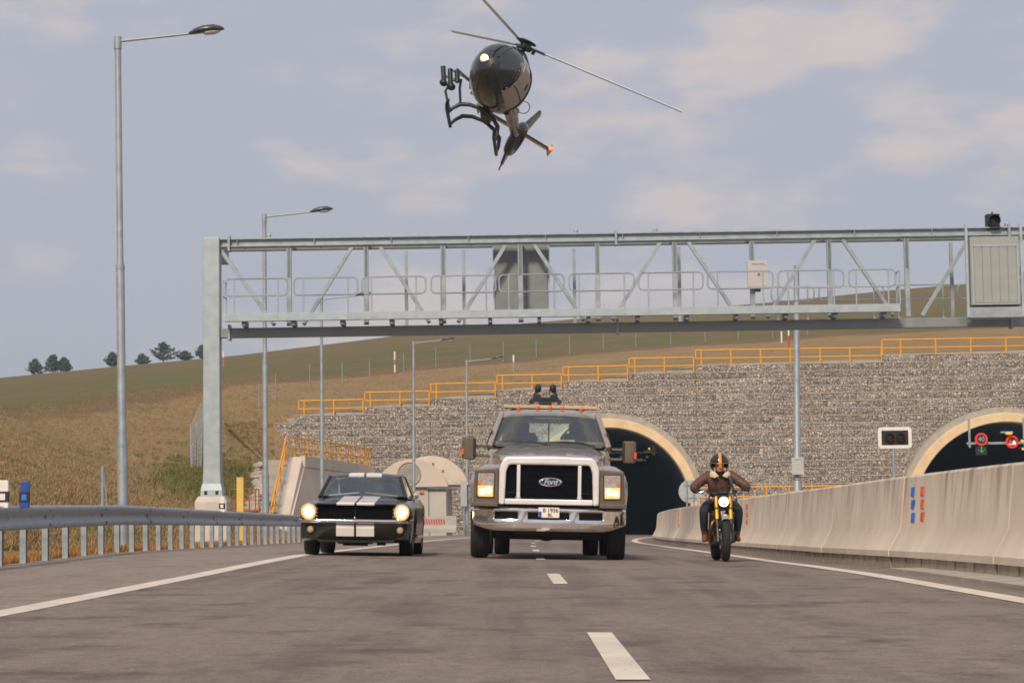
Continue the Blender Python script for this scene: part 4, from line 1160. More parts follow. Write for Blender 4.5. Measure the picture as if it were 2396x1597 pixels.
# ------------------------------------------------------------------ pines on the skyline
NEED = grass_mat('pine needles', (.075, .105, .075), (.11, .14, .095), (.15, .165, .115))
BARK = mat('pine bark', (.09, .06, .045), .9, 0, .3, 6)
def pine(px, py, h, w, label, seed, dist=428):
    r_ = random.Random(seed); b = pix(px, py, dist); b.z = ground_at(b.x, b.y)
    t = thing('pine_tree', label, 'tree', b, (0, 0, 0), 'small pines on the hill skyline')
    tr = MB(); tr.path([(0, 0, -.4), (r_.uniform(-.05, .05), 0, h * .4), (0, 0, h * .92)], [.14, .09, .03], 7)
    v, f = [], []
    nb = 30
    for k in range(nb):
        z = h * (.12 + .82 * k / nb); rad = w / 2 * (1 - (k / nb) ** 1.5) * r_.uniform(.55, 1.12) + .12; a = k * 2.4 + r_.uniform(-.5, .5)
        e_ = Vector((math.cos(a) * rad, math.sin(a) * rad, z + rad * .28)); tr.tube((0, 0, z), e_, .025, .01, n=4)
        for q in range(20):
            c = Vector((0, 0, z)).lerp(e_, r_.uniform(.15, 1.05)) + Vector((r_.gauss(0, .12), r_.gauss(0, .12), r_.gauss(.05, .1)))
            for s_ in range(6):
                d1 = Vector((r_.gauss(0, 1), r_.gauss(0, 1), r_.gauss(.5, .8))).normalized(); d2 = d1.orthogonal().normalized() * .09; l = r_.uniform(.2, .42); i = len(v)
                v += [tuple(c - d2), tuple(c + d2), tuple(c + d1 * l)]; f.append((i, i + 1, i + 2))
    tr.build('trunk', BARK, t, smooth=60)
    me = bpy.data.meshes.new('crown'); me.from_pydata(v, [], f); me.update(); me.materials.append(NEED); inst('crown', me, t)
pine(82, 886, 3.36, 3.77, 'slim pine at the low end of the skyline beside a broader one', 1)
pine(124, 882, 3.78, 4.16, 'broad twin topped pine beside the slim pine on the low skyline', 2)
pine(150, 880, 3.04, 3.64, 'round pine touching the broad pine on the low skyline', 3)
pine(262, 866, 3.04, 3.90, 'pine on the skyline right behind the tallest lamp pole', 4)
pine(332, 858, 2.10, 3.12, 'low bushy pine beside the largest skyline pine', 5)
pine(382, 856, 4.20, 5.98, 'largest pine on the skyline between lamp pole and gantry leg', 6)
pine(432, 848, 1.89, 3.64, 'squat pine between the largest pine and the gantry leg', 7)
pine(474, 843, 2.84, 2.86, 'pine partly hidden by the gantry leg', 8)

# ------------------------------------------------------------------ equipment inside the tunnels
EM_R = mat('lit red ring', (.62, .03, .02), .4, emit=.22)
EM_W = mat('lit warm white', (.8, .68, .5), .4, emit=.35)
EM_G = mat('lit green', (.02, .24, .10), .4, emit=.3)
EM_A = mat('lit amber', (.95, .35, .02), .4, emit=.7)
def ring(cx, cz, y, ro, ri, m, name, parent):
    MB().lathe([(ri, 0), (ri, -.03), (ro, -.03), (ro, 0)], (cx, y, cz), (0, 1, 0), 32).build(name, m, parent, smooth=40)
dT = 137.0
s1 = thing('speed_signal', 'round red ringed 40 speed signal with green arrow hanging in the tunnel', 'signal', pix(2296, 1027, dT))
ring(0, 0, 0, 15 / F * dT, 10.5 / F * dT, EM_R, 'ring', s1)
MB().lathe([(.001, .02), (10.5 / F * dT + .02, .02)], (0, 0, 0), (0, 1, 0), 32).build('face', BLACK, s1)
text('numerals', '40', .40, mat('dim white digits', (.30, .36, .30), .5, emit=.15), s1, (0, -.02, 0), .004)
mb = MB(); mb.bx(-.04, .04, -.02, .02, -.78, -.42)
mb.obox((-.19, 0, -.62), (0, 0, -.80), .04, .075, (0, 1, 0)); mb.obox((.19, 0, -.62), (0, 0, -.80), .04, .075, (0, 1, 0)); mb.build('green_arrow', EM_G, s1)
MB().bx(-.32, .32, .03, .25, -.95, -.42).build('arrow_box', BLACK, s1)
s2 = thing('overtaking_signal', 'round red ringed no overtaking signal lit in the tunnel', 'signal', pix(2368, 1033, dT))
ring(0, 0, 0, 15 / F * dT, 10.5 / F * dT, EM_R, 'ring', s2)
MB().lathe([(.001, .02), (10.5 / F * dT + .02, .02)], (0, 0, 0), (0, 1, 0), 32).build('face', BLACK, s2)
def car_icon(x, m, lorry):
    mb = MB(); mb.bx(x - .1, x + .1, -.03, .0, -.13, .0); mb.prism([(x - .07, 0), (x + .07, 0), (x + .05, .13 if lorry else .08), (x - .05, .13 if lorry else .08)], -.03, 0); mb.build('car_symbol', m, s2)
car_icon(-.11, EM_R, True); car_icon(.12, EM_W, False); MB().bx(-.26, .24, -.03, 0, -.18, -.14).build('base_bar', EM_W, s2)
bm1 = thing('signal_beam', 'steel beam with uprights carrying the signals inside the other tunnel', 'beam', pix(2330, 1036, dT + .4))
o_ = bm1.location; a = pix(2262, 1033, dT + .4) - o_; MB().bx(a.x, 3.2, -.06, .06, -.07, .07).build('beam', GALV, bm1)
for px in (2268, 2396):
    q = pix(px, 1016, dT + .4) - o_; MB().bx(q.x - .06, q.x + .06, -.05, .05, -.25, 1.5).build('hanger', GALV, bm1)
for (px, py, w_) in ((2356, 1012, 14), (2390, 1029, 8), (2392, 1048, 6)):
    q = pix(px, py, dT - .2); l = thing('tunnel_lamp', {2356: 'white lamp housing with amber glow above the no overtaking signal', 2390: 'upper amber lamp beside the no overtaking signal', 2392: 'lower amber lamp beside the no overtaking signal'}[px], 'lamp', q)
    W_ = w_ / F * dT
    MB().bx(-W_, W_, -.03, .2, -.02, .09).build('housing', GALV if px == 2356 else BLACK, l, bevel=.01)
    MB().ell((.3 * W_, -.04, -.05), (W_ * .6, .08, .07), 10, 6).build('glow', EM_A, l, smooth=60)
dL = 153.0
bm2 = thing('signal_beam', 'steel bracket with small boxes hanging inside the main tunnel mouth', 'beam', pix(1520, 1056, dL))
o_ = bm2.location
for x0_, y0_, x1_, y1_ in ((1507, 1053, 1531, 1058.5), (1526, 1040, 1532.5, 1064), (1488, 1072, 1504, 1078), (1506, 1074, 1511, 1078), (1511, 1065, 1517, 1071), (1446, 1073, 1451, 1077), (1451, 1066, 1455, 1071)):
    a = pix(x0_, y1_, dL) - o_; b = pix(x1_, y0_, dL) - o_; MB().bx(a.x, b.x, -.05, .05, a.z, b.z).build('box', GALV, bm2)
a = pix(1400, 1060, dL + .3) - o_; MB().bx(a.x - 3, .6, .1, .2, a.z - .05, a.z + .05).build('cross_beam', STEEL_D, bm2)
q = pix(1519, 1049, dL - .1) - o_; MB().ell(q, (.08, .08, .08), 8, 6).build('amber_lamp', EM_A, bm2, smooth=60)
# ------------------------------------------------------------------ dark fastback coupe with white stripes
GREEN = mat('dark green car paint', (.012, .0135, .011), .25, .1, .1, 3, coat=.45)
STRIPE = mat('white stripe paint', (.78, .74, .72), .3, 0, .03, 3, coat=.4)
GLASS = glass_mat('windscreen glass', (.90, 1.0, .95), .15)
GLASS_S = glass_mat('side glass', (.92, 1.0, .95), .05)
TRIM = mat('black trim', (.012, .012, .013), .6, 0, .2, 8)
SEAT = mat('dark seat vinyl', (.03, .032, .033), .6, 0, .2, 8)
HEADL = mat('lit headlamp', (1.0, .80, .50), .2, emit=10)
RIM = mat('steel wheel', (.35, .35, .36), .3, .8, .1, 8)


def wheel(parent, x, y, r, w, name='wheel', rim=RIM, rim_r=.62, tread=True):
    s_ = 1 if x > 0 else -1
    o = bpy.data.objects.new(name, None); C.objects.link(o); o.parent = parent; o.location = (x, y, r)
    prof = [(r * rim_r, -w * .42), (r * .78, -w * .5), (r * .93, -w * .5), (r * .985, -w * .40), (r, -w * .2), (r, w * .2), (r * .985, w * .40), (r * .93, w * .5), (r * .78, w * .5), (r * rim_r, w * .42)]
    MB().lathe(prof, (0, 0, 0), (1, 0, 0), 40).build('tyre', RUBBER, o, smooth=40)
    if tread:
        g = MB()
        for f in (-.25, 0, .25): g.torus((w * f, 0, 0), (1, 0, 0), r * .997, .006, 40, 4)
        g.build('tread_groove', BLACK, o)
    MB().lathe([(.02, -s_ * w * .2), (r * .3, -s_ * w * .12), (r * .45, s_ * w * .1), (r * rim_r, s_ * w * .3), (r * (rim_r + .02), s_ * w * .44), (r * rim_r, s_ * w * .46), (r * (rim_r - .05), s_ * w * .35), (r * .42, s_ * w * .2), (r * .2, s_ * w * .42), (.001, s_ * w * .44)], (0, 0, 0), (1, 0, 0), 32).build('rim', rim, o, smooth=40)
    return o


mx_ = pix(835.5, 1296, 36.3)
gz_ = RP(mx_.x, 36.3).z
MSX = -.04
mus = thing('coupe', 'dark green fastback coupe with twin white stripes and lit headlamps', 'car', (mx_.x + MSX, 36.3, gz_), (0, cf(37), 0))
mus.scale = (1.025, 1.02, 1.05)
def I(y, xs, ys): return float(np.interp(y, xs, ys))
def m_zc(y): return I(y, [.0, .1, .3, .8, 1.42, 3.3, 3.9, 4.4, 4.62, 4.66], [.775, .80, .825, .87, .925, .93, .935, .92, .88, .8])
def m_zf(y): return I(y, [.0, .1, .3, .8, 1.4, 2.4, 3.2, 4.2, 4.66], [.755, .785, .81, .845, .875, .86, .93, .91, .78])
def m_w(y): return I(y, [0, .1, .3, .8, 2.2, 3.4, 4.3, 4.66], [.845, .868, .885, .90, .895, .905, .875, .82])
def m_zb(y):
    z = I(y, [0, .1, .4, 4.3, 4.66], [.30, .26, .20, .20, .32])
    for yc in (.93, 3.67):
        q = .375 ** 2 - (y - yc) ** 2
        if q > 0: z = max(z, .32 + math.sqrt(q))
    return z
ys = sorted(set([.11, .2, .3, .45] + list(np.linspace(.55, 1.31, 17)) + [1.4, 1.42, 1.6, 1.9, 2.3, 2.7, 3.1] + list(np.linspace(3.29, 4.05, 17)) + [4.2, 4.4, 4.55, 4.63, 4.66]))
rings = []
for y in ys:
    zc, zf, w, zb = m_zc(y), m_zf(y), m_w(y), m_zb(y)
    half = [(.0, zc), (.36 * w, zc - .004), (.60 * w, lerp(zc, zf, .45)), (.78 * w, zf), (.91 * w, zf - .02), (.975 * w, zf - .09), (w, max(zf - .19, zb + .08)), (.992 * w, max(.50, zb + .05)), (.975 * w, max(.36, zb + .02)), (.955 * w, zb), (.70 * w, zb), (.68 * w, .21), (0, .2)]
    rings.append([(x, y, z) for x, z in half] + [(-x, y, z) for x, z in half[-2:0:-1]])
MB().loft(rings, True, True).build('body', GREEN, mus, smooth=38)
# front end
lip = MB(); lip.loft([[(x, y0 - .02 * (1 - (x / .6) ** 2), z) for y0, z in ((.13, .75), (.02, .762), (.0, .785), (.03, .803), (.13, .81))] for x in np.linspace(-.60, .60, 13)], True, True)
lip.build('bonnet_lip', GREEN, mus, smooth=50)
MB().bx(-.60, .60, .085, .108, .545, .76).build('grille', mat('black grille mesh', (.004, .004, .0045), .9, 0, .3, 60, .4, 120, spec=.1), mus)
MB().bx(-.004, .004, .05, .084, .56, .74).build('grille_bar', TRIM, mus)
for s_ in (-1, 1):
    fe = MB(); rr = []
    for y, sh in ((.14, 0), (.05, .004), (.0, .02), (-.015, .05)):
        rr.append([(s_ * x, y, z) for x, z in ((.575 + sh, .545 + sh), (.575 + sh, .735 - sh), (.63, .79 - sh), (.76, .782 - sh), (.862 - sh, .735 - sh), (.872 - sh, .62), (.85 - sh, .545 + sh))])
    fe.loft(rr, True, True); fo = fe.build('fender_end', GREEN, mus, smooth=45)
    MB().lathe([(.122, .02), (.128, -.03), (.118, -.045), (.104, -.01), (.10, .02)], (s_ * .725, -.012, .665), (0, 1, 0), 32).build('headlamp_bezel', CHROME, fo, smooth=40)
    hlo = MB().lathe([(.001, -.035), (.03, -.034), (.062, -.028)], (s_ * .725, -.008, .665), (0, 1, 0), 32).build('headlamp', HEADL, mus, smooth=60)
    MB().lathe([(.062, -.028), (.085, -.019)], (s_ * .725, -.008, .665), (0, 1, 0), 32).build('lens_glow', mat('lens glow', (1.0, .62, .26), .2, emit=2.6), hlo, smooth=60)
    MB().lathe([(.085, -.019), (.096, -.01), (.104, .005)], (s_ * .725, -.008, .665), (0, 1, 0), 32).build('lamp_edge', mat('lamp edge glow', (1.0, .42, .10), .2, emit=.9), hlo, smooth=60)
    MB().lathe([(.001, -.02), (.03, -.018), (.042, 0), (.05, -.012), (.05, .02)], (s_ * .70, -.005, .40), (0, 1, 0), 20).build('indicator', mat('clear amber lens', (.45, .33, .22), .2), mus, smooth=50)
    for kz in (.60, .655, .71): MB().bx(s_ * .60 - .012, s_ * .60 + .012, -.025, .0, kz - .008, kz + .008).build('gill_trim', CHROME, fo)
# valance and chrome bumper
v = MB(); v.loft([[(x, yy + .16 * (abs(x) / .87) ** 4, z) for yy, z in ((.14, .50), (.0, .50), (-.01, .42), (.03, .30), (.09, .245), (.2, .245))] for x in np.linspace(-.86, .86, 25)], True, True); v.build('valance', GREEN, mus, smooth=45)
bpm = MB(); bpm.loft([[(x, -.075 + .03 * (abs(x) / .9) + .22 * (abs(x) / .9) ** 9 + dy, .525 + dz) for dy, dz in ((.05, -.03), (.015, -.036), (-.015, -.02), (-.022, .01), (-.01, .028), (.02, .036), (.05, .03))] for x in np.linspace(-.895, .895, 41)], True, True); bpm.build('front_bumper', CHROME, mus, smooth=60)
MB().ell((0, -.09, .575), (.018, .015, .018), 10, 6).build('bonnet_pin', CHROME, mus, smooth=60)
for s_ in (-1, 1):
    a, b = (.018, .296) if s_ > 0 else (-.296, -.018)
    MB().add([(a, -.014, .475), (b, -.014, .475), (b, -.015, .42), (b, .026, .298), (a, .026, .298), (a, -.015, .42)], [(0, 1, 2, 5), (5, 2, 3, 4)]).build('valance_stripe', STRIPE, mus)
    st_ = MB(); st_.loft([[(a, y, m_zc(y) - .004 * abs(a) / .3 + .004), (b, y, m_zc(y) - .004 * abs(b) / .3 + .004)] for y in np.linspace(.11, 1.40, 14)], False, False); st_.add([(a, .10, .813), (b, .10, .813), (b, .008, .806), (a, .008, .806), (b, -.022, .787), (a, -.022, .787), (b, -.008, .768), (a, -.008, .768)], [(0, 1, 2, 3), (3, 2, 4, 5), (5, 4, 6, 7)]); st_.build('bonnet_stripe', STRIPE, mus, smooth=60)
# greenhouse
def roof_ring(y, z, w, crown=.035):
    pts = [(w * f, y, z + crown * (1 - abs(f) ** 2.2)) for f in np.linspace(-1, 1, 15)]
    return pts + [(w * f, y, z - .03 + crown * (1 - abs(f) ** 2.2)) for f in np.linspace(1, -1, 15)]
rf = [(1.90, 1.235, .575), (1.98, 1.262, .585), (2.3, 1.28, .60), (2.8, 1.272, .60), (3.2, 1.225, .59), (3.35, 1.20, .58)]
MB().loft([roof_ring(*q) for q in rf], True, True).build('roof', GREEN, mus, smooth=50)
for s_ in (-1, 1):
    a, b = (.02, .27) if s_ > 0 else (-.27, -.02)
    sr_ = MB(); sr_.loft([[(x, y, z + .035 * (1 - abs(x / w) ** 2.2) + .005) for x in (a, (a + b) / 2, b)] for y, z, w in rf], False, False)
    y, z, w = rf[0]; sr_.add([(a, y - .004, z + .04), (b, y - .004, z + .04), (b, y - .004, z + .005), (a, y - .004, z + .005)], [(0, 1, 2, 3)])
    sr_.build('roof_stripe', STRIPE, mus, smooth=60)
    # pillars, side glass, sail panel
    ps = MB(); ps.obox((s_ * .705, 1.44, .90), (s_ * .575, 1.93, 1.25), .05, .05); ps.build('windscreen_pillar', GREEN, mus, bevel=.012)
    MB().add([(s_ * .735, 1.52, .90), (s_ * .60, 1.95, 1.235), (s_ * .61, 2.75, 1.255), (s_ * .75, 2.85, .90)], [(0, 1, 2, 3)]).build('side_window', GLASS_S, mus)
    sp_ = MB(); o1 = [(s_ * .765, 2.82, .90), (s_ * .62, 2.72, 1.262), (s_ * .60, 3.3, 1.21), (s_ * .66, 3.9, 1.04), (s_ * .76, 4.35, .90)]; o2 = [(x - s_ * .05, y, z - .01) for x, y, z in o1]
    sp_.add(o1 + o2, [(0, 1, 2, 3, 4), (9, 8, 7, 6, 5)] + [(i, 5 + i, 5 + (i + 1) % 5, (i + 1) % 5) for i in range(5)]); sp_.build('sail_panel', GREEN, mus, smooth=40)
    MB().obox((s_ * .73, 1.5, .905), (s_ * .76, 2.9, .905), .03, .025).build('belt_trim', CHROME, mus)
    MB().obox((s_ * .725, 1.47, .90), (s_ * .60, 1.93, 1.243), .022, .02).build('gutter_trim', CHROME, mus)
    # mirrors only on the side the photo shows
def wscreen(ya, za, wa, yb, zb, wb, bow, n=13):
    return [[(w * f, y - bow * (1 - f * f) * (1 if bow > 0 else 1), z + .02 * k_ * (1 - f * f)) for f in np.linspace(-1, 1, n)] for y, z, w, k_ in ((ya, za, wa, 0), ((ya + yb) / 2, (za + zb) / 2, (wa + wb) / 2, .8), (yb, zb, wb, 1.6))]
MB().loft(wscreen(1.47, .912, .70, 1.91, 1.235, .57, .06), False, False).build('windscreen', GLASS, mus, smooth=60)
MB().loft(wscreen(4.30, .93, .60, 3.33, 1.195, .55, -.03), False, False).build('rear_window', GLASS_S, mus, smooth=60)
MB().bx(-.66, .66, 1.50, 3.9, .935, .942).build('cabin_floor', SEAT, mus)
MB().loft([[(x, y, z) for y, z in ((1.46, .925), (1.62, .965), (1.78, .955), (1.8, .90))] for x in np.linspace(-.66, .66, 9)], True, True).build('dashboard', SEAT, mus, smooth=40)
for s_ in (-1, 1):
    MB().loft([[(s_ * .36 + x * w, y, z) for x in (-1, -.6, .6, 1)] + [(s_ * .36 + x * w, y + .12, z) for x in (1, .6, -.6, -1)] for w, y, z in ((.23, 2.35, .93), (.23, 2.42, .955), (.19, 2.47, .98))], True, True).build('seat', SEAT, mus, smooth=50)
hd = MB(); hd.ell((.37, 2.28, 1.135), (.075, .09, .105), 12, 8); hd.loft([[(.37 + a * w, 2.30 + b * w * .5, z) for a, b in ((-1, -.6), (0, -1), (1, -.6), (1, .6), (0, 1), (-1, .6))] for w, z in ((.22, .93), (.21, .99), (.09, 1.03), (.05, 1.06))], True, True)
drv = hd.build('person', mat('driver clothing', (.05, .045, .045), .8), None, smooth=60); drv.location = mus.location; drv.rotation_euler = mus.rotation_euler; drv.scale = mus.scale
tag(drv, 'dim figure in dark clothes driving the striped coupe', 'person')
MB().torus((.37, 1.9, .99), (0, .8, -.5), .17, .014, 28, 8).build('steering_wheel', TRIM, mus, smooth=60)
MB().prism(rrect(-.11, .11, 1.155, 1.215, .02), 1.93, 1.96).build('inner_mirror', TRIM, mus)
for a, b in (((-.55, 1.40, .935), (-.06, 1.46, .985)), ((.05, 1.43, .985), (.57, 1.40, .935))):
    MB().obox(a, b, .014, .016).build('wiper', CHROME, mus)
mb = MB(); mb.tube((.80, 1.62, .87), (.85, 1.60, .925), .012, n=8); mb.lathe([(.001, .03), (.035, .025), (.052, 0), (.05, -.02), (.001, -.03)], (.86, 1.60, .95), (0, 1, 0), 20); mb.build('door_mirror', CHROME, mus, smooth=60)
for x in (-.755, .755):
    wheel(mus, x, .93, .325, .215); wheel(mus, x, 3.67, .325, .225)
# underside
u = MB().bx(-.56, .56, .12, 4.4, .20, .24); u.build('underbody', TRIM, mus)
for x, y, w, z in ((-.42, .5, .07, .165), (.38, .5, .07, .16), (-.05, .75, .2, .15), (-.25, .35, .05, .18), (.2, .3, .05, .18)):
    MB().prism_z([(x - w, y), (x + w, y), (x + w * .7, y + .35), (x - w * .7, y + .35)], z, .2).build('suspension_part', TRIM, mus)
MB().tube((-.7, 3.67, .32), (.7, 3.67, .32), .05, n=10).build('rear_axle', TRIM, mus)
# side scoop
MB().loft([[(.875 + a, y, z) for a, z in ((0, .70), (.035, .69), (.04, .62), (.0, .56))] for y in (3.0, 3.15, 3.3)], True, True).build('side_scoop', GREEN, mus, bevel=.01)
MB().obox((.90, .95 + .4, .30), (.90, 3.2, .30), .02, .05).build('sill_trim', CHROME, mus)
# ------------------------------------------------------------------ heavy grey-brown pickup truck
TPAINT = mat('grey brown metallic paint', (.46, .40, .365), .24, .6, .04, 3, coat=.9)
TMATT = mat('brown moulded plastic', (.115, .085, .065), .5, 0, .1, 6)
SATIN = mat('satin silver', (.86, .83, .82), .32, .45, .02, 3)
tx = pix(1281.5, 1304, 35.0).x
trk = thing('pickup_truck', 'large grey brown heavy pickup truck with chrome grille and bumper', 'truck', (tx, 35.0, RP(tx, 35).z - .0), (0, cf(36) + .006, 0))
# chrome bumper with three openings
xs = [-1.20, -1.14, -1.05, -.95, -.83, -.78, -.52, -.47, -.40, -.32, -.15, 0, .15, .32, .40, .47, .52, .78, .83, .95, 1.05, 1.14, 1.20]
zs = [.44, .48, .56, .615, .73, .755, .79]
def by(x, z): 
    q = abs(x) / 1.2
    return .02 + .40 * q ** 5 + (.05 if z > .775 else 0) + (.035 if z < .46 else 0) - .012 * (z - .6)
def bz(x, z):
    q = max(0, (abs(x) - .8) / .4)
    return z + (.11 * q ** 1.6) * max(0, (.70 - z) / .26) 
vs, fs = [], []
for z in zs:
    for x in xs: vs.append((x, by(x, z), bz(x, z)))
nx = len(xs)
for k in range(len(zs) - 1):
    for j in range(nx - 1):
        xm = (xs[j] + xs[j + 1]) / 2
        if k == 3 and (.47 < abs(xm) < .83 or abs(xm) < .32): continue
        a = k * nx + j; fs.append((a, a + 1, a + nx + 1, a + nx))
mb = MB(); mb.add(vs, fs); bo = mb.build('front_bumper', CHROME, trk, smooth=40)
sm = bo.modifiers.new('thick', 'SOLIDIFY'); sm.thickness = .03; sm.offset = 0
bo.modifiers.new('b', 'BEVEL').width = .006
mb = MB(); mb.loft([[(x, .16 + .40 * (abs(x) / 1.2) ** 5, z) for z in (.50, .765)] for x in xs[2:-2]], False, False); mb.build('bumper_backing', BLACK, trk)
# licence plate
pl = MB().prism(rrect(-.155, .165, .645, .80, .012), -.035, -.015).build('number_plate', WHITE, trk)
MB().bx(-.153, -.108, -.039, -.034, .647, .735).build('blue_band', mat('plate blue', (.01, .08, .35), .5), pl)
text('plate_text', 'B 1936', .085, BLACK, pl, (.03, -.0365, .752), .001, 0, .0015)
text('plate_text', 'BL', .075, BLACK, pl, (.025, -.0365, .682), .001, 0, .0015)
MB().bx(-.10, .02, -.0, .03, .455, .485).build('tow_tag', mat('pale tag', (.6, .52, .42), .6), trk)
# grille
GB = mat('black honeycomb', (.004, .0045, .007), .9, 0, .3, 55, .4, 110, spec=.1)
MB().prism([(-.66, .92), (.66, .92), (.665, 1.36), (.62, 1.45), (-.62, 1.45), (-.665, 1.36)], .135, .16).build('grille_mesh', GB, trk)
for k in range(5): MB().bx(-.44, .44, .120, .133, .99 + k * .095, .995 + k * .095).build('grille_slat', GB, trk)
MB().prism([(-.775, .84), (-.68, .84), (-.68, .93), (-.665, 1.34), (-.63, 1.44), (-.60, 1.455), (0, 1.46), (.60, 1.455), (.63, 1.44), (.665, 1.34), (.68, .93), (.68, .84), (.775, .84), (.775, 1.36), (.755, 1.44), (.715, 1.53), (.66, 1.575), (0, 1.59), (-.66, 1.575), (-.715, 1.53), (-.755, 1.44), (-.775, 1.36)], .05, .20).build('grille_surround', SATIN, trk, bevel=.025, seg=3)
MB().prism([(-.678, .842), (.678, .842), (.678, .925), (-.678, .925)], .06, .2).build('grille_sill', SATIN, trk, bevel=.012)
for s_ in (-1, 1):
    MB().bx(s_ * .4725 - .028, s_ * .4725 + .028, .075, .17, .927, 1.452).build('grille_upright', SATIN, trk, bevel=.01)
    for x in (.445, .50): MB().ell((s_ * x, .055, .945), (.017, .012, .017), 8, 6).build('grille_bolt', CHROME, trk, smooth=60)
    MB().bx(min(s_ * .505, s_ * .65), max(s_ * .505, s_ * .65), .11, .133, 1.02, 1.03).build('vent_slat', BLACK, trk)
MB().lathe([(.001, -.012), (.11, -.012), (.125, 0), (.125, .03)], (0, 0, 0), (0, 1, 0), 40).build('badge_back', CHROME, trk, smooth=40).matrix_local = Matrix.Translation((.02, .115, 1.195)) @ Matrix.Diagonal((1.44, 1, .56, 1))
MB().lathe([(.001, -.018), (.10, -.017), (.108, -.010)], (0, 0, 0), (0, 1, 0), 40).build('badge_face', mat('badge blue', (.008, .018, .06), .2, coat=.5), trk, smooth=40).matrix_local = Matrix.Translation((.02, .115, 1.195)) @ Matrix.Diagonal((1.40, 1, .52, 1))
text('badge_lettering', 'Ford', .115, CHROME, trk, (.02, .092, 1.193), .003, .35, .003, space=.92)
# fenders with headlamps
for s_ in (-1, 1):
    rr = []
    for y, xi, xo, zt, zb, ch in ((.11, .79, 1.13, 1.37, .83, .03), (.18, .765, 1.18, 1.42, .81, .05), (.40, .76, 1.225, 1.46, .80, .07), (.52, .76, 1.235, 1.47, .86, .07), (.65, .76, 1.24, 1.475, 1.02, .07), (.85, .76, 1.24, 1.475, 1.10, .07), (1.05, .76, 1.24, 1.47, 1.12, .07), (1.25, .76, 1.235, 1.46, 1.10, .07), (1.45, .76, 1.22, 1.45, 1.02, .07), (1.58, .76, 1.20, 1.45, .86, .07), (1.70, .76, 1.12, 1.46, .72, .05), (1.8, .76, 1.02, 1.5, .72, .03)):
        pr = [(xi, zb), (xi, zt), (lerp(xi, xo, .3), zt + .012), (lerp(xi, xo, .62), zt - .02), (xo - ch, zt - .09), (xo - .008, zt - .26), (xo, max(zb + .06, zt - .42)), (xo - .015, zb)]
        rr.append([(s_ * x, y, z) for x, z in pr])
    MB().loft(rr, True, True).build('front_fender', TPAINT, trk, smooth=40, bevel=.01)
    MB().prism([(s_ * x, z) for x, z in ((.782, .83), (.782, 1.40), (1.155, 1.37), (1.17, .83))], .075, .125).build('lamp_surround', TMATT, trk, bevel=.02)
    MB().prism([(s_ * x, z) for x, z in ((.785, .80), (.785, .868), (1.205, .868), (1.18, .80))], .055, .13).build('lower_moulding', TMATT, trk, bevel=.012)
    MB().prism([(s_ * x, z) for x, z in ((.84, .93), (.835, 1.325), (1.115, 1.325), (1.12, .955), (1.10, .93))], .066, .08).build('headlamp_rim', BLACK, trk)
    hl_ = MB().prism([(s_ * x, z) for x, z in ((.855, .945), (.85, 1.31), (1.10, 1.31), (1.105, .97), (1.085, .945))], .060, .07).build('headlamp', mat('headlamp reflector', (.60, .56, .53), .15, .7, .25, 25), trk, bevel=.004)
    MB().prism([(s_ * x, z) for x, z in ((.865, 1.12), (1.095, 1.12), (1.098, .98), (1.08, .955), (.867, .955))], .052, .0585).build('low_beam', mat('lit headlamp glass', (1.0, .50, .17), .2, emit=.42), hl_)
    for k, (x, z) in enumerate(((.93, 1.05), (1.03, 1.03))): MB().ell((s_ * x, .053, z), (.045, .015, .05), 14, 8).build('lamp_bulb', mat('bright bulb', (1.0, .74, .40), .2, emit=2.6), hl_, smooth=60)
    MB().bx(min(s_ * 1.045, s_ * 1.095), max(s_ * 1.045, s_ * 1.095), .050, .0585, 1.135, 1.195).build('side_marker', ORANGE, hl_)
    MB().bx(min(s_ * .865, s_ * 1.085), max(s_ * .865, s_ * 1.085), .0545, .059, 1.21, 1.30).build('indicator', mat('pale indicator lens', (.45, .36, .30), .2, .3, .2, 30), hl_)
# bonnet
rr = []
for y, w, z, e_ in ((.20, .70, 1.53, .06), (.26, .745, 1.565, .05), (.5, .775, 1.61, .05), (1.0, .82, 1.69, .06), (1.5, .885, 1.76, .08), (1.86, .93, 1.80, .10)):
    top = [(f * w, y, z + .035 * (1 - f * f) - (e_ * max(0, abs(f) - .72) / .28) + (.012 if .32 < abs(f) < .5 else 0)) for f in np.linspace(-1, 1, 21)]
    rr.append(top + [(w + .01, y, z - .20), (w - .01, y, 1.30), (-w + .01, y, 1.30), (-w - .01, y, z - .20)])
MB().loft(rr, True, True).build('bonnet', TPAINT, trk, smooth=35)
MB().bx(-.24, .26, .40, .43, 1.640, 1.648).build('bonnet_lettering_strip', TMATT, trk)
MB().loft([[(x, 1.84 + .09 * (abs(x) / .9) ** 2 + dy, z) for dy, z in ((-.05, 1.795), (0, 1.825), (.10, 1.835), (.10, 1.78))] for x in np.linspace(-.86, .86, 13)], True, True).build('cowl', TMATT, trk, smooth=40)
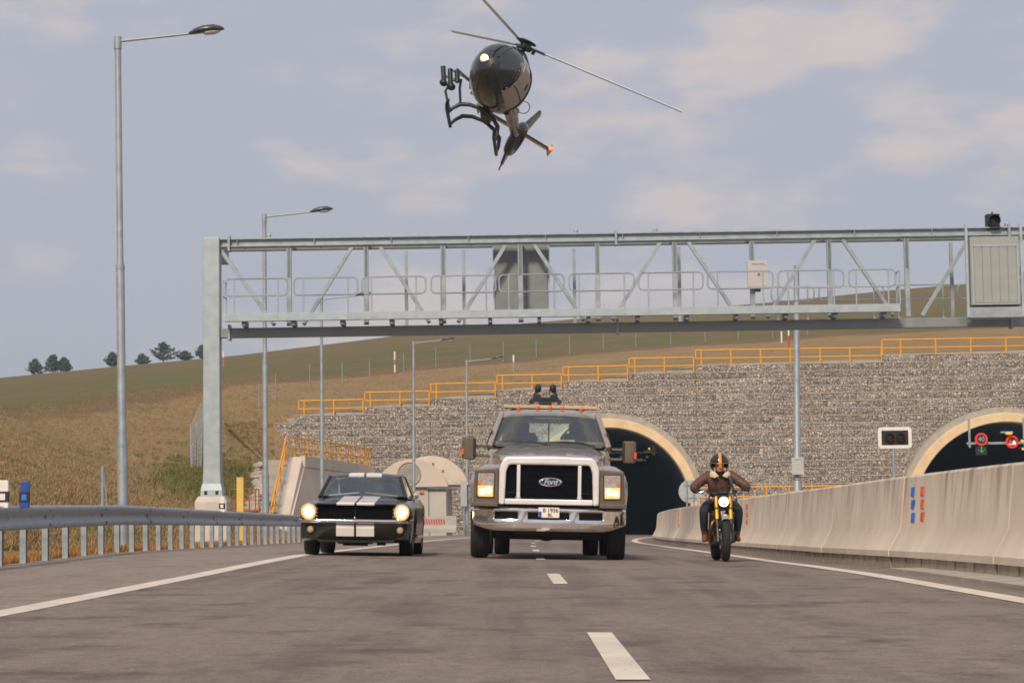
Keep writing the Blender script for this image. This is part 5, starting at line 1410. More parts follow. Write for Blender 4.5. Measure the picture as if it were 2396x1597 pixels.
# cab
def cab_ring(y, w, zt, zb=.72): return [(-w + .03, y, zb), (-w, y, zb + .2), (-w, y, zt - .15), (-w + .05, y, zt), (w - .05, y, zt), (w, y, zt - .15), (w, y, zb + .2), (w - .03, y, zb)]
MB().loft([cab_ring(1.80, .96, 1.74), cab_ring(2.05, 1.0, 1.80), cab_ring(4.0, 1.0, 1.80)], True, True).build('cab_body', TPAINT, trk, smooth=40)
def t_roof(y, z, w, cr=.055):
    a = [(w * f, y, z + cr * (1 - abs(f) ** 2.5)) for f in np.linspace(-1, 1, 17)]
    return a + [(w * f, y, z - .05 + cr * (1 - abs(f) ** 2.5)) for f in np.linspace(1, -1, 17)]
MB().loft([t_roof(2.40, 2.335, .755), t_roof(2.48, 2.375, .775), t_roof(2.75, 2.40, .80), t_roof(3.5, 2.40, .80), t_roof(3.95, 2.36, .78)], True, True).build('roof', TPAINT, trk, smooth=45)
for s_ in (-1, 1):
    MB().obox((s_ * .965, 1.93, 1.79), (s_ * .785, 2.46, 2.37), .085, .09).build('windscreen_pillar', TPAINT, trk, bevel=.02)
    MB().obox((s_ * .99, 3.93, 1.78), (s_ * .80, 3.90, 2.38), .12, .16).build('rear_pillar', TPAINT, trk, bevel=.02)
    MB().obox((s_ * .99, 3.0, 1.78), (s_ * .81, 3.0, 2.38), .05, .10).build('middle_pillar', TRIM, trk, bevel=.01)
    MB().add([(s_ * .975, 2.05, 1.79), (s_ * .80, 2.55, 2.36), (s_ * .80, 3.85, 2.36), (s_ * .985, 3.85, 1.79)], [(0, 1, 2, 3)]).build('side_window', GLASS_S, trk)
    MB().obox((s_ * 1.0, 2.0, 1.80), (s_ * 1.0, 3.95, 1.80), .03, .03).build('belt_moulding', TRIM, trk)
    MB().prism([(s_ * x, z) for x, z in ((.96, 1.83), (1.03, 1.83), (.97, 2.02), (.93, 2.10))], 2.06, 2.11).build('mirror_sail', TRIM, trk)
MB().loft(wscreen(1.93, 1.815, .90, 2.44, 2.345, .735, .10), False, False).build('windscreen', GLASS, trk, smooth=60)
MB().loft(wscreen(1.945, 1.81, .915, 1.975, 1.845, .90, .10), False, False).build('screen_seal', BLACK, trk)
# cab back with a window opening
bk = MB(); bk.bx(-.86, .86, 3.93, 3.99, 1.75, 1.88).bx(-.80, -.50, 3.93, 3.99, 1.88, 2.36).bx(.50, .80, 3.93, 3.99, 1.88, 2.36).bx(-.50, .50, 3.93, 3.99, 2.28, 2.36); bk.build('cab_back', TPAINT, trk)
MB().bx(-.50, .50, 3.955, 3.965, 1.88, 2.28).build('rear_window', GLASS_S, trk)
MB().bx(-.012, .012, 3.94, 3.98, 1.88, 2.28).build('rear_window_bar', TRIM, trk)
MB().bx(-.92, .92, 2.1, 3.92, 1.802, 1.812).build('cabin_floor', SEAT, trk)
MB().loft([[(x, y, z) for y, z in ((2.0, 1.82), (2.15, 1.90), (2.4, 1.885), (2.42, 1.80))] for x in np.linspace(-.88, .88, 9)], True, True).build('dashboard', mat('tan dashboard', (.17, .155, .12), .7), trk, smooth=40)
for s_ in (-1, 1):
    MB().loft([[(s_ * .46 + x * w, y, z) for x in (-1, -.7, .7, 1)] + [(s_ * .46 + x * w, y + .13, z) for x in (1, .7, -.7, -1)] for w, y, z in ((.27, 3.05, 1.80), (.27, 3.12, 2.0), (.22, 3.16, 2.08), (.12, 3.17, 2.085), (.13, 3.18, 2.22), (.10, 3.18, 2.25))], True, True).build('seat', SEAT, trk, smooth=50)
hd = MB(); hd.ell((.45, 2.98, 2.17), (.085, .10, .125), 12, 8); hd.loft([[(.45 + a * w, 3.0 + b * w * .5, z) for a, b in ((-1, -.6), (0, -1), (1, -.6), (1, .6), (0, 1), (-1, .6))] for w, z in ((.24, 1.80), (.24, 1.95), (.22, 2.0), (.08, 2.04), (.06, 2.08))], True, True)
drv = hd.build('person', mat('driver jacket', (.045, .05, .055), .8), None, smooth=60); drv.location = trk.location; drv.rotation_euler = trk.rotation_euler
tag(drv, 'dim figure in dark clothes driving the chrome nosed truck', 'person')
MB().torus((.45, 2.55, 1.98), (0, .8, -.55), .21, .017, 28, 8).build('steering_wheel', TRIM, trk, smooth=60)
MB().bx(.10, .42, 2.30, 2.45, 1.90, 1.935).build('paper', mat('cream paper', (.55, .50, .34), .8), trk)
for pts in ([(-.84, 1.86, 1.868), (-.55, 1.83, 1.885), (-.25, 1.80, 1.87), (.02, 1.83, 1.83)], [(-.06, 1.81, 1.868), (.25, 1.80, 1.88), (.55, 1.83, 1.86), (.75, 1.86, 1.815)]):
    MB().path(pts, [.008, .02, .018, .008], 6).build('wiper', BLACK, trk, smooth=60)
for x in (-.52, -.20, .01, .215, .525):
    mb = MB(); mb.ell((0, 0, 0), (.037, .05, .036), 12, 8); mb.build('marker_lamp', ORANGE, trk, smooth=60, loc=(x, 2.55, 2.405 + .05 * (1 - (abs(x) / .8) ** 2.5) + .022))
# tow mirrors
for s_, zo in ((-1, .02), (1, .0)):
    xm = 1.31
    MB().loft([[(s_ * (xm + a * (.11 if z not in (1.56, 1.92) else .095)), 2.02 + b, z + zo) for a, b in ((-1, -.05), (-.6, -.08), (.6, -.08), (1, -.05), (1, .05), (-1, .05))] for z in (1.56, 1.59, 1.74, 1.89, 1.92)], True, True).build('mirror_head', TMATT, trk, smooth=45, bevel=.012)
    MB().bx(min(s_ * (xm - .115), s_ * (xm - .075)), max(s_ * (xm - .115), s_ * (xm - .075)), 1.935, 2.08, 1.60 + zo, 1.90 + zo).build('mirror_inner_edge', BLACK, trk, bevel=.01)
    MB().bx(min(s_ * (xm + .075), s_ * (xm + .118)), max(s_ * (xm + .075), s_ * (xm + .118)), 1.925, 2.0, 1.63 + zo, 1.73 + zo).build('mirror_indicator', mat('red amber lens', (.75, .09, .02), .25), trk, bevel=.006)
    for z in (1.62, 1.78):
        MB().obox((s_ * .98, 2.05, z + zo), (s_ * (xm - .1), 2.02, z + zo), .05, .042).build('mirror_arm', TMATT, trk, bevel=.01)
# chassis, axles and wheels
for x in (-.40, .40): MB().bx(x - .05, x + .05, .3, 8.2, .62, .86).build('chassis_rail', TRIM, trk)
MB().bx(-.86, .86, .98, 1.12, .30, .46).build('front_axle', TRIM, trk, bevel=.02)
MB().bx(-.55, .50, .55, .9, .36, .60).build('oil_sump', TRIM, trk, bevel=.05)
MB().bx(-.95, .95, .2, .9, .55, .9).build('inner_skirt', TRIM, trk)
MB().tube((-1.0, 6.25, .49), (1.0, 6.25, .49), .12, n=14).build('rear_axle', TRIM, trk, smooth=60)
MB().ell((0, 6.25, .47), (.24, .26, .22), 14, 10).build('differential', TRIM, trk, smooth=60)
HUB = mat('polished hub', (.75, .73, .72), .15, 1.0, .05, 6)
for s_ in (-1, 1):
    wheel(trk, s_ * 1.075, 1.05, .49, .275, rim=HUB)
    wheel(trk, s_ * .80, 6.25, .49, .27, rim=HUB); wheel(trk, s_ * 1.10, 6.25, .49, .27, rim=HUB)
    mb = MB(); mb.lathe([(.001, .05), (.10, .05), (.12, 0), (.20, -.02), (.26, .02), (.30, .02), (.31, -.04)], (s_ * 1.24, 6.25, .49), (s_, 0, 0), 24); mb.build('hub_cover', HUB, trk, smooth=40)
    MB().prism_x([(5.6, .9), (5.65, 1.02), (6.85, 1.02), (6.9, .9)], min(s_ * .7, s_ * 1.27), max(s_ * .7, s_ * 1.27)).build('rear_mudguard', GALV_L, trk)
    MB().bx(min(s_ * .62, s_ * 1.0), max(s_ * .62, s_ * 1.0), 2.0, 4.0, .50, .56).build('side_step', GALV, trk)
MB().bx(-1.2, 1.2, 4.15, 8.3, 1.03, 1.15).build('flat_bed', TRIM, trk, bevel=.01)
for s_ in (-1, 1): MB().bx(s_ * .55 - .04, s_ * .55 + .04, 4.2, 4.28, 1.15, 2.54).build('rack_post', TRIM, trk)
MB().bx(-.79, .83, 4.12, 4.45, 2.545, 2.60).build('rack_board', mat('pale plywood', (.50, .36, .24), .7, 0, .12, 5, stretch=(1, 6, 6)), trk, bevel=.006)
for s_ in (-1, 1): MB().bx(s_ * .55 - .1, s_ * .55 + .06, 4.13, 4.24, 2.49, 2.544).build('rack_clamp', BLACK, trk)

# stabilised camera head on the rack
RIG = mat('black rig metal', (.02, .024, .026), .45, .4, .15, 10)
cr = thing('camera_rig', 'black stabilised camera head mounted on the board above the truck cab', 'camera rig', (tx + .02, 39.3, trk.location.z + 2.60), (0, cf(36), 0))
MB().bx(-.11, .11, -.1, .1, 0, .07).build('base', RIG, cr, bevel=.01)
MB().prism([(-.25, .07), (.25, .07), (.19, .20), (.10, .20), (.08, .15), (-.08, .15), (-.10, .20), (-.19, .20)], -.04, .04).build('cradle', RIG, cr, bevel=.012)
for s_ in (-1, 1):
    MB().tube((s_ * .24, -.06, .07), (s_ * .24, .06, .07), .045, n=16).build('damper', BLACK, cr, smooth=40)
    MB().obox((s_ * .19, 0, .17), (s_ * .13, 0, .32), .07, .05).build('arm', RIG, cr, bevel=.01)
    mb = MB(); mb.ell((s_ * .13, -.01, .30), (.06, .07, .075), 12, 8); mb.build('motor', RIG, cr, smooth=60)
    MB().bx(s_ * .05 - .02, s_ * .05 + .02, -.055, -.041, .10, .14).build('slot', BLACK, cr)
MB().ell((0, -.07, .045), (.02, .02, .02), 8, 6).build('tally_lamp', mat('white tally lamp', (.9, .9, .85), .3, emit=1.5), cr, smooth=60)
MB().path([(-.24, 0, .07), (-.29, 0, .02), (-.33, 0, -.0)], .01, 6).build('cable', BLACK, cr, smooth=60)
MB().path([(-.2, 0, .17), (-.22, 0, .11), (-.24, 0, .08)], .014, 6).build('cable', BLACK, cr, smooth=60)
# ------------------------------------------------------------------ motorcycle and rider
GOLD = mat('gold anodised fork', (.78, .40, .04), .3, .45, .06, 8)
ENG = mat('dark engine metal', (.07, .065, .06), .4, .7, .3, 14)
BRONZE = mat('bronze exhaust', (.22, .12, .06), .35, .8, .2, 12)
bx_ = pix(1697.5, 1310, 35.2)
bz_ = RP(bx_.x, 35.2).z
bk_ = thing('motorcycle', 'black scrambler motorcycle with gold fork tubes and round lit headlamp', 'motorcycle', (bx_.x, 35.2, bz_), (0, cf(36) * .3, 0))
def spoke_wheel(y, r, w, name):
    o = bpy.data.objects.new(name, None); C.objects.link(o); o.parent = bk_; o.location = (0, y, r)
    MB().torus((0, 0, 0), (1, 0, 0), r - w * .52, (w * .52, w * .5), 44, 14).build('tyre', RUBBER, o, smooth=60)
    MB().lathe([(r - w * .9, -w * .3), (r - w * 1.15, -w * .3), (r - w * 1.15, w * .3), (r - w * .9, w * .3)], (0, 0, 0), (1, 0, 0), 36).build('rim', ENG, o, smooth=40)
    for k in range(18):
        a = 2 * PI * k / 18; MB().tube((.03 * (-1) ** k, math.cos(a) * .04, math.sin(a) * .04), (0, math.cos(a + .2) * (r - w), math.sin(a + .2) * (r - w)), .003, n=4).build('spoke', CHROME, o)
    MB().tube((-.06, 0, 0), (.06, 0, 0), .04, n=14).build('hub', ENG, o, smooth=60)
    return o
spoke_wheel(0, .345, .128, 'front_wheel'); rw_ = spoke_wheel(1.46, .345, .17, 'rear_wheel'); rw_.location.x = -.02
for s_ in (-1, 1):
    x = s_ * .107
    rk = lambda z: .02 + (z - .345) * .46            # fork rake
    MB().tube((x, rk(.30), .30), (x, rk(.66), .66), .033, .03, n=14).build('fork_lower', ENG, bk_, smooth=60)
    MB().tube((x, rk(.655), .655), (x, rk(.80), .80), .031, n=14).build('fork_tube', GOLD, bk_, smooth=60)
    MB().tube((x, rk(.83), .83), (x, rk(1.0), 1.0), .029, n=14).build('fork_tube', GOLD, bk_, smooth=60)
    MB().lathe([(.10, -.003), (.155, -.003), (.155, .003), (.10, .003)], (s_ * .075, 0, .345), (1, 0, 0), 28).build('brake_disc', CHROME, bk_, smooth=40)
    MB().bx(min(s_ * .062, s_ * .10), max(s_ * .062, s_ * .10), .06, .13, .40, .50).build('brake_caliper', mat('caliper silver', (.4, .39, .38), .35, .8), bk_, bevel=.01)
    mb = MB(); mb.tube((s_ * .115, .33, .98), (s_ * .17, .32, .985), .008, n=6); mb.ell((s_ * .185, .31, .985), (.022, .03, .022), 10, 6); mb.build('indicator', mat('indicator lens', (.45, .40, .36), .25), bk_, smooth=60)
    MB().tube((s_ * .12, .75, .33), (s_ * .30, .78, .32), .014, n=8).build('foot_peg', ENG, bk_, smooth=60)
for z in (.815, 1.01): MB().bx(-.145, .145, rk(z) - .03, rk(z) + .04, z - .016, z + .016).build('triple_clamp', BLACK, bk_, bevel=.01)
MB().lathe([(.084, .03), (.09, -.02), (.084, -.03), (.074, -.015), (.06, .1), (.02, .13), (.001, .13)], (0, .19, .925), (0, 1, 0), 32).build('headlamp_shell', ENG, bk_, smooth=50)
hl2 = MB().lathe([(.001, -.035), (.05, -.03), (.076, -.012)], (0, .19, .925), (0, 1, 0), 32).build('headlamp', mat('lit lens', (1.0, .82, .62), .2, emit=2.6), bk_, smooth=60)
MB().prism([(-.03, .875), (.03, .875), (.012, .912), (-.012, .912)], .145, .152).build('lens_mark', mat('lens bowl', (.35, .27, .18), .3), hl2)
# mudguard
MB().loft([[(w * math.sin(b), .0 + r_ * math.cos(a), .345 + r_ * math.sin(a)) for r_, w, b in ((.365, .075, -1.0), (.385, .075, -.5), (.392, .075, 0), (.385, .075, .5), (.365, .075, 1.0))] for a in np.linspace(.6, 2.2, 12)], False, False).build('front_mudguard', mat('silver mudguard', (.42, .40, .37), .35, .5), bk_, smooth=60)
# bars
MB().path([(-.40, .50, 1.085), (-.24, .45, 1.095), (-.15, .42, 1.06), (0, .415, 1.045), (.15, .42, 1.06), (.24, .45, 1.095), (.40, .50, 1.085)], .013, 10).build('handlebar', ENG, bk_, smooth=60)
for s_ in (-1, 1):
    MB().tube((s_ * .28, .462, 1.092), (s_ * .42, .503, 1.085), .019, n=10).build('grip', RUBBER, bk_, smooth=60)
    MB().path([(s_ * .23, .41, 1.09), (s_ * .30, .40, 1.082), (s_ * .395, .43, 1.075)], .008, 6).build('lever', CHROME, bk_, smooth=60)
    MB().bx(min(s_ * .19, s_ * .245), max(s_ * .19, s_ * .245), .425, .47, 1.07, 1.115).build('switch_pod', BLACK, bk_, bevel=.008)
MB().prism_x([(.30, 1.03), (.28, 1.07), (.34, 1.13), (.42, 1.13), (.42, 1.03)], -.075, .075).build('instrument_pod', BLACK, bk_, bevel=.015)
MB().path([(-.15, .30, 1.0), (-.10, .33, 1.06), (-.18, .38, 1.10), (-.30, .42, 1.09)], .006, 6).build('brake_hose', BLACK, bk_, smooth=60)
MB().path([(.15, .30, .98), (.20, .34, 1.04), (.16, .40, 1.11), (.30, .42, 1.09)], .006, 6).build('clutch_cable', BLACK, bk_, smooth=60)
# tank, seat, engine, frame
def ring_e(y, zc, hw, hh, n=16): return [(hw * math.cos(2 * PI * k / n), y, zc + hh * math.sin(2 * PI * k / n)) for k in range(n)]
MB().loft([ring_e(.50, .92, .05, .05), ring_e(.54, .93, .11, .10), ring_e(.65, .93, .145, .13), ring_e(.82, .92, .14, .12), ring_e(.98, .88, .09, .08), ring_e(1.02, .87, .04, .03)], True, True).build('fuel_tank', mat('dark olive tank', (.03, .032, .028), .3, .2, .1, 6, coat=.6), bk_, smooth=60)
MB().loft([ring_e(.95, .84, .09, .04), ring_e(1.1, .835, .13, .05), ring_e(1.4, .85, .12, .05), ring_e(1.66, .88, .09, .035)], True, True).build('seat', SEAT, bk_, smooth=60)
MB().bx(-.16, .16, .42, .95, .26, .52).build('crankcase', ENG, bk_, bevel=.04)
for s_ in (-1, 1):
    MB().tube((s_ * .08, .55, .50), (s_ * .11, .46, .74), .085, n=14).build('cylinder', ENG, bk_, smooth=60)
    MB().tube((s_ * .15, .62, .40), (s_ * .21, .62, .40), .11, n=18).build('engine_cover', BRONZE if s_ < 0 else ENG, bk_, smooth=50)
    MB().path([(s_ * .06, .32, .98), (s_ * .10, .40, .62), (s_ * .13, .45, .28), (s_ * .14, .95, .27)], .018, 8).build('frame_tube', BLACK, bk_, smooth=60)
    MB().path([(s_ * .09, .95, .52), (s_ * .11, 1.46, .345)], .025, 8).build('swingarm', BLACK, bk_, smooth=60)
    MB().path([(s_ * .13, 1.1, .82), (s_ * .12, 1.46, .36)], .028, 8).build('rear_shock', ENG, bk_, smooth=60)
MB().path([(-.09, .42, .66), (-.17, .33, .60), (-.20, .36, .48), (-.19, .50, .33), (-.17, .9, .30), (-.18, 1.5, .45)], .026, 10).build('exhaust_pipe', BRONZE, bk_, smooth=60)
MB().bx(-.06, .06, 1.55, 1.7, .74, .80).build('tail_lamp', RED, bk_, bevel=.01)

# rider
HGL_ZIP = mat('dull zip', (.10, .08, .06), .5, .5)
JACK = mat('brown leather jacket', (.060, .024, .017), .55, 0, .3, 9, .7, 22, col2=(.125, .055, .04))
JEANS = mat('dark jeans', (.016, .02, .028), .8, 0, .25, 8, .2, 60)
BOOT = mat('brown boots', (.16, .07, .03), .6, 0, .2, 8)
SKIN = mat('skin', (.48, .26, .17), .5, 0, .08, 10)
GLOVE = mat('black glove', (.014, .015, .016), .6, 0, .2, 10)
FLEECE = mat('cream sheepskin', (.68, .54, .38), .95, 0, .12, 30, .6, 70)
rid = thing('person', 'motorcyclist in brown leather jacket and striped black helmet riding the scrambler', 'person', bk_.location)
J = {}
def jv(n, x, y, z, r): J[n] = (Vector((x, y, z)), r)
jv('pel', 0, 1.0, .93, .15); jv('sp1', 0, .95, 1.04, .175); jv('sp2', 0, .87, 1.16, .195); jv('chest', 0, .80, 1.26, .195); jv('nk0', 0, .735, 1.39, .08); jv('nk1', -.005, .69, 1.45, .06); jv('hd', -.01, .655, 1.53, .085)
for s_, n in ((-1, 'l'), (1, 'r')):
    jv('sh' + n, s_ * .19, .79, 1.335, .10); jv('ua' + n, s_ * .31, .755, 1.25, .088); jv('el' + n, s_ * .43, .69, 1.155, .078); jv('fa' + n, s_ * .405, .60, 1.115, .062); jv('wr' + n, s_ * .36, .535, 1.095, .038)
    jv('hp' + n, s_ * .10, .98, .90, .115); jv('th' + n, s_ * .20, .80, .86, .105); jv('kn' + n, s_ * .275, .60, .80, .078); jv('cf' + n, s_ * .268, .70, .60, .072); jv('an' + n, s_ * .25, .80, .385, .05); jv('ft' + n, s_ * .262, .72, .34, .046); jv('to' + n, s_ * .272, .60, .335, .036)
names = list(J); idx = {n: i for i, n in enumerate(names)}
ed = [('pel', 'sp1'), ('sp1', 'sp2'), ('sp2', 'chest'), ('chest', 'nk0'), ('nk0', 'nk1'), ('nk1', 'hd')]
for n in 'lr': ed += [('chest', 'sh' + n), ('sh' + n, 'ua' + n), ('ua' + n, 'el' + n), ('el' + n, 'fa' + n), ('fa' + n, 'wr' + n), ('pel', 'hp' + n), ('hp' + n, 'th' + n), ('th' + n, 'kn' + n), ('kn' + n, 'cf' + n), ('cf' + n, 'an' + n), ('an' + n, 'ft' + n), ('ft' + n, 'to' + n)]
me = bpy.data.meshes.new('body'); me.from_pydata([J[n][0] for n in names], [(idx[a], idx[b]) for a, b in ed], []); me.update()
bo = bpy.data.objects.new('body', me); C.objects.link(bo)
sk = bo.modifiers.new('skin', 'SKIN'); sk.use_smooth_shade = True
for i, n in enumerate(names): me.skin_vertices[0].data[i].radius = (J[n][1], J[n][1]); me.skin_vertices[0].data[i].use_root = (n == 'pel')
bo.modifiers.new('sub', 'SUBSURF').levels = 2; bo.modifiers['sub'].render_levels = 2
dg = bpy.context.evaluated_depsgraph_get(); dg.update()
me2 = bpy.data.meshes.new_from_object(bo.evaluated_get(dg)); bpy.data.objects.remove(bo)
me2.materials.clear()
for m_ in (JACK, JEANS, BOOT, SKIN, GLOVE): me2.materials.append(m_)
for pl_ in me2.polygons:
    c_ = pl_.center
    if c_.z > 1.41 and abs(c_.x) < .13 and c_.y < .80: k = 3
    elif abs(c_.x) > .30 and c_.y < .575 and c_.z > 1.0: k = 4
    elif c_.z > .955 and not (c_.y < .78 and c_.z < .98): k = 0
    elif c_.z < .47: k = 2
    else: k = 1
    pl_.material_index = k; pl_.use_smooth = True
inst('body', me2, rid)
# gloved hands: palm, four fingers closed over the grip, thumb under it
for s_ in (-1, 1):
    hm = MB(); c0 = Vector((s_ * .355, .525, 1.10))
    hm.ell(c0 + Vector((0, -.01, .006)), (.045, .042, .026), 12, 8)
    for k, ln in enumerate((.92, 1.0, .95, .80)):
        x = s_ * (.318 + .024 * k)
        hm.path([(x, .50, 1.115), (x, .468 - .01 * ln, 1.122), (x, .452 - .012 * ln, 1.098), (x, .462, 1.074), (x, .482, 1.068)], [.013, .012, .011, .010, .008], 7)
    hm.path([(s_ * .315, .53, 1.095), (s_ * .295, .505, 1.075), (s_ * .30, .478, 1.064)], [.014, .013, .009], 7)
    hm.path([(s_ * .375, .555, 1.103), (s_ * .358, .525, 1.10)], [.038, .036], 10)
    hm.build('glove', GLOVE, rid, smooth=60)
# collar, jacket hem, zip
for s_ in (-1, 1):
    MB().loft([[(s_ * x, y, z) for x, y, z in r_] for r_ in (
        [(.02, .585, 1.335), (.10, .58, 1.30), (.165, .64, 1.32), (.10, .68, 1.36)],
        [(.06, .59, 1.375), (.125, .59, 1.37), (.165, .66, 1.385), (.11, .69, 1.39)],
        [(.085, .64, 1.42), (.125, .65, 1.435), (.145, .71, 1.44), (.11, .71, 1.43)],
        [(.10, .68, 1.47), (.125, .69, 1.475), (.135, .74, 1.475), (.11, .735, 1.47)])], True, True).build('collar', FLEECE, rid, smooth=60, bevel=.008)
MB().path([(.01, .58, 1.30), (.01, .645, 1.17), (.01, .75, 1.05)], .005, 5).build('zip', HGL_ZIP, rid)
MB().path([(.13, .57, 1.33), (.17, .58, 1.22), (.21, .64, 1.08), (.24, .66, .96), (.25, .66, .84)], [.018, .022, .024, .024, .02], 6).build('scarf_strap', mat('blue grey strap', (.06, .09, .11), .8), rid, smooth=60)
# head: face, sunglasses, open-face helmet with stripe
hc_ = Vector((-.012, .61, 1.525))
fc = MB()
rings = []
for z, w, yf in ((-.125, .03, -.085), (-.11, .05, -.098), (-.08, .062, -.10), (-.04, .07, -.096), (0, .074, -.094), (.04, .075, -.09)):
    ring_ = []
    for k in range(20):
        a = PI * k / 19; ring_.append(hc_ + Vector((-w * math.cos(a), .02 + (yf - .02) * math.sin(a) ** .7, z)))
    rings.append(ring_)
fc.loft(rings, False, False); fo = fc.build('face', SKIN, rid, smooth=60)
MB().loft([[hc_ + Vector(q) for q in r_] for r_ in ([(-.007, -.09, .01), (.007, -.09, .01), (.005, -.085, .012), (-.005, -.085, .012)], [(-.015, -.108, -.035), (.015, -.108, -.035), (.018, -.088, -.04), (-.018, -.088, -.04)], [(-.01, -.096, -.045), (.01, -.096, -.045), (.01, -.088, -.046), (-.01, -.088, -.046)])], True, True).build('nose', SKIN, fo, smooth=60)
MB().path([hc_ + Vector(q) for q in ((-.026, -.099, -.072), (0, -.106, -.069), (.026, -.099, -.072))], [.003, .006, .003], 6).build('mouth', mat('lips', (.30, .12, .09), .5), fo, smooth=60)
for s_ in (-1, 1): MB().ell(hc_ + Vector((s_ * .034, -.10, .008)), (.03, .012, .02), 12, 8).build('sunglass_lens', BLACK, fo, smooth=60)
MB().tube(hc_ + Vector((-.07, -.095, .018)), hc_ + Vector((.07, -.095, .018)), .004, n=6).build('sunglass_bridge', BLACK, fo)
tilt = Matrix.Rotation(.22, 3, 'X')
he = MB(); rr = []
nU, nV = 28, 14
vs, fs = [], []
for j in range(nV + 1):
    t_ = PI * .70 * j / nV
    for i in range(nU):
        a = 2 * PI * i / nU; q = Vector((.132 * math.sin(t_) * math.cos(a), .155 * math.sin(t_) * math.sin(a), .145 * math.cos(t_))); vs.append(hc_ + Vector((0, .015, .015)) + tilt @ q)
for j in range(nV):
    for i in range(nU):
        a = 2 * PI * (i + .5) / nU; t_ = PI * .70 * (j + .5) / nV
        front = math.sin(a) < -.45
        if front and t_ > PI * .46: continue
        fs.append((j * nU + i, j * nU + (i + 1) % nU, (j + 1) * nU + (i + 1) % nU, (j + 1) * nU + i))
he.add(vs, fs); ho = he.build('helmet', mat('black helmet', (.015, .016, .018), .18, 0, .05, 4, coat=.6), rid, smooth=60)
so_ = ho.modifiers.new('s', 'SOLIDIFY'); so_.thickness = .018; so_.offset = 1
stp = MB(); rr = []
for j in range(22):
    t_ = -PI * .47 + (PI * .47 + PI * .6) * j / 21
    rr.append([hc_ + Vector((0, .015, .015)) + tilt @ Vector((x, -(.155 + .0215) * math.sin(-t_) * math.sqrt(max(.1, 1 - (x / .15) ** 2)) * -1, (.145 + .0215) * math.cos(t_) * math.sqrt(max(.1, 1 - (x / .15) ** 2)))) for x in (-.023, -.008, .008, .023)])
stp.loft(rr, False, False); stp.build('helmet_stripe', mat('orange stripe', (.66, .26, .05), .35, coat=.4), rid, smooth=60)
MB().path([hc_ + Vector((0, .015, .015)) + tilt @ Vector((.15 * math.cos(a), .174 * math.sin(a), .022)) for a in np.linspace(PI * 1.08, PI * 1.92, 16)], .007, 6).build('helmet_trim', mat('brass trim', (.45, .24, .06), .35, .6), rid, smooth=60)
# ------------------------------------------------------------------ helicopter
HP = mat('black helicopter paint', (.012, .014, .015), .3, .1, .15, 3, coat=.7)
HG = glass_mat('smoked canopy', (.38, .41, .43), .10)
HGL = mat('helicopter dark metal', (.03, .033, .034), .45, .4, .2, 8)
DOORM = mat('pale cabin lining', (.42, .37, .31), .6, 0, .06, 4)
hp = pix(1168, 186, 62.0)
Vv = ray(1168, 186).normalized(); Rr = (CR - Vv * CR.dot(Vv)).normalized(); Uu = Rr.cross(Vv)
rollA = math.radians(31)
lx = Rr * math.cos(rollA) - Uu * math.sin(rollA); ux = Rr * math.sin(rollA) + Uu * math.cos(rollA)
ty = (Vv * .95 + lx * .215 - ux * .275).normalized(); tz = (ux - ty * ux.dot(ty)).normalized(); txv = ty.cross(tz)
hel = thing('helicopter', 'black helicopter banking steeply above the gantry with one lit nose lamp', 'helicopter', hp)
hel.matrix_world = Matrix(((txv.x, ty.x, tz.x, hp.x), (txv.y, ty.y, tz.y, hp.y), (txv.z, ty.z, tz.z, hp.z), (0, 0, 0, 1)))
secs = [(-1.62, -.20, .04, .04), (-1.58, -.20, .20, .22), (-1.45, -.17, .40, .42), (-1.2, -.10, .58, .62), (-1.05, -.07, .64, .695), (-.85, -.04, .71, .78), (-.62, -.02, .75, .83), (-.35, 0, .785, .875), (.0, .015, .80, .90), (.35, .03, .80, .90), (.6, .05, .78, .88), (1.1, .10, .68, .78), (1.6, .18, .50, .60), (2.1, .26, .35, .42), (2.6, .31, .26, .31), (3.6, .36, .20, .23), (5.0, .40, .15, .17), (5.7, .42, .13, .15)]
nS = 32
R_all = []
for y, zc, w, h in secs:
    R_all.append([(w * abs(math.cos(2 * PI * k / nS)) ** .9 * (1 if math.cos(2 * PI * k / nS) > 0 else -1), y, zc + h * (abs(math.sin(2 * PI * k / nS)) ** .95) * (1 if math.sin(2 * PI * k / nS) > 0 else -.93)) for k in range(nS)])
body, can, door = MB(), MB(), MB()
for j in range(len(secs) - 1):
    for k in range(nS):
        q = [R_all[j][k], R_all[j][(k + 1) % nS], R_all[j + 1][(k + 1) % nS], R_all[j + 1][k]]
        ym = sum(p_[1] for p_ in q) / 4; zm = sum(p_[2] for p_ in q) / 4; xm = sum(p_[0] for p_ in q) / 4
        tgt = body
        if -1.05 < ym < .35 and xm > .38 and -.58 < zm < .50: tgt = door
        elif ym < -.62 and zm > -.14 and ym > -1.6: tgt = can
        elif -.62 < ym < .35 and (zm > .35 or (xm < -.4 and zm > -.5)): tgt = can
        tgt.add(q, [(0, 1, 2, 3)])
def weld(mb, name, m, parent, smooth=60, thick=0):
    o = mb.build(name, m, parent, smooth=smooth)
    bm = bmesh.new(); bm.from_mesh(o.data); bmesh.ops.remove_doubles(bm, verts=bm.verts, dist=.0005); bmesh.ops.recalc_face_normals(bm, faces=bm.faces)
    for f_ in bm.faces: f_.smooth = True
    bm.to_mesh(o.data); bm.free()
    return o
weld(body, 'fuselage', HP, hel); weld(can, 'canopy', HG, hel); weld(door, 'side_door', DOORM, hel)
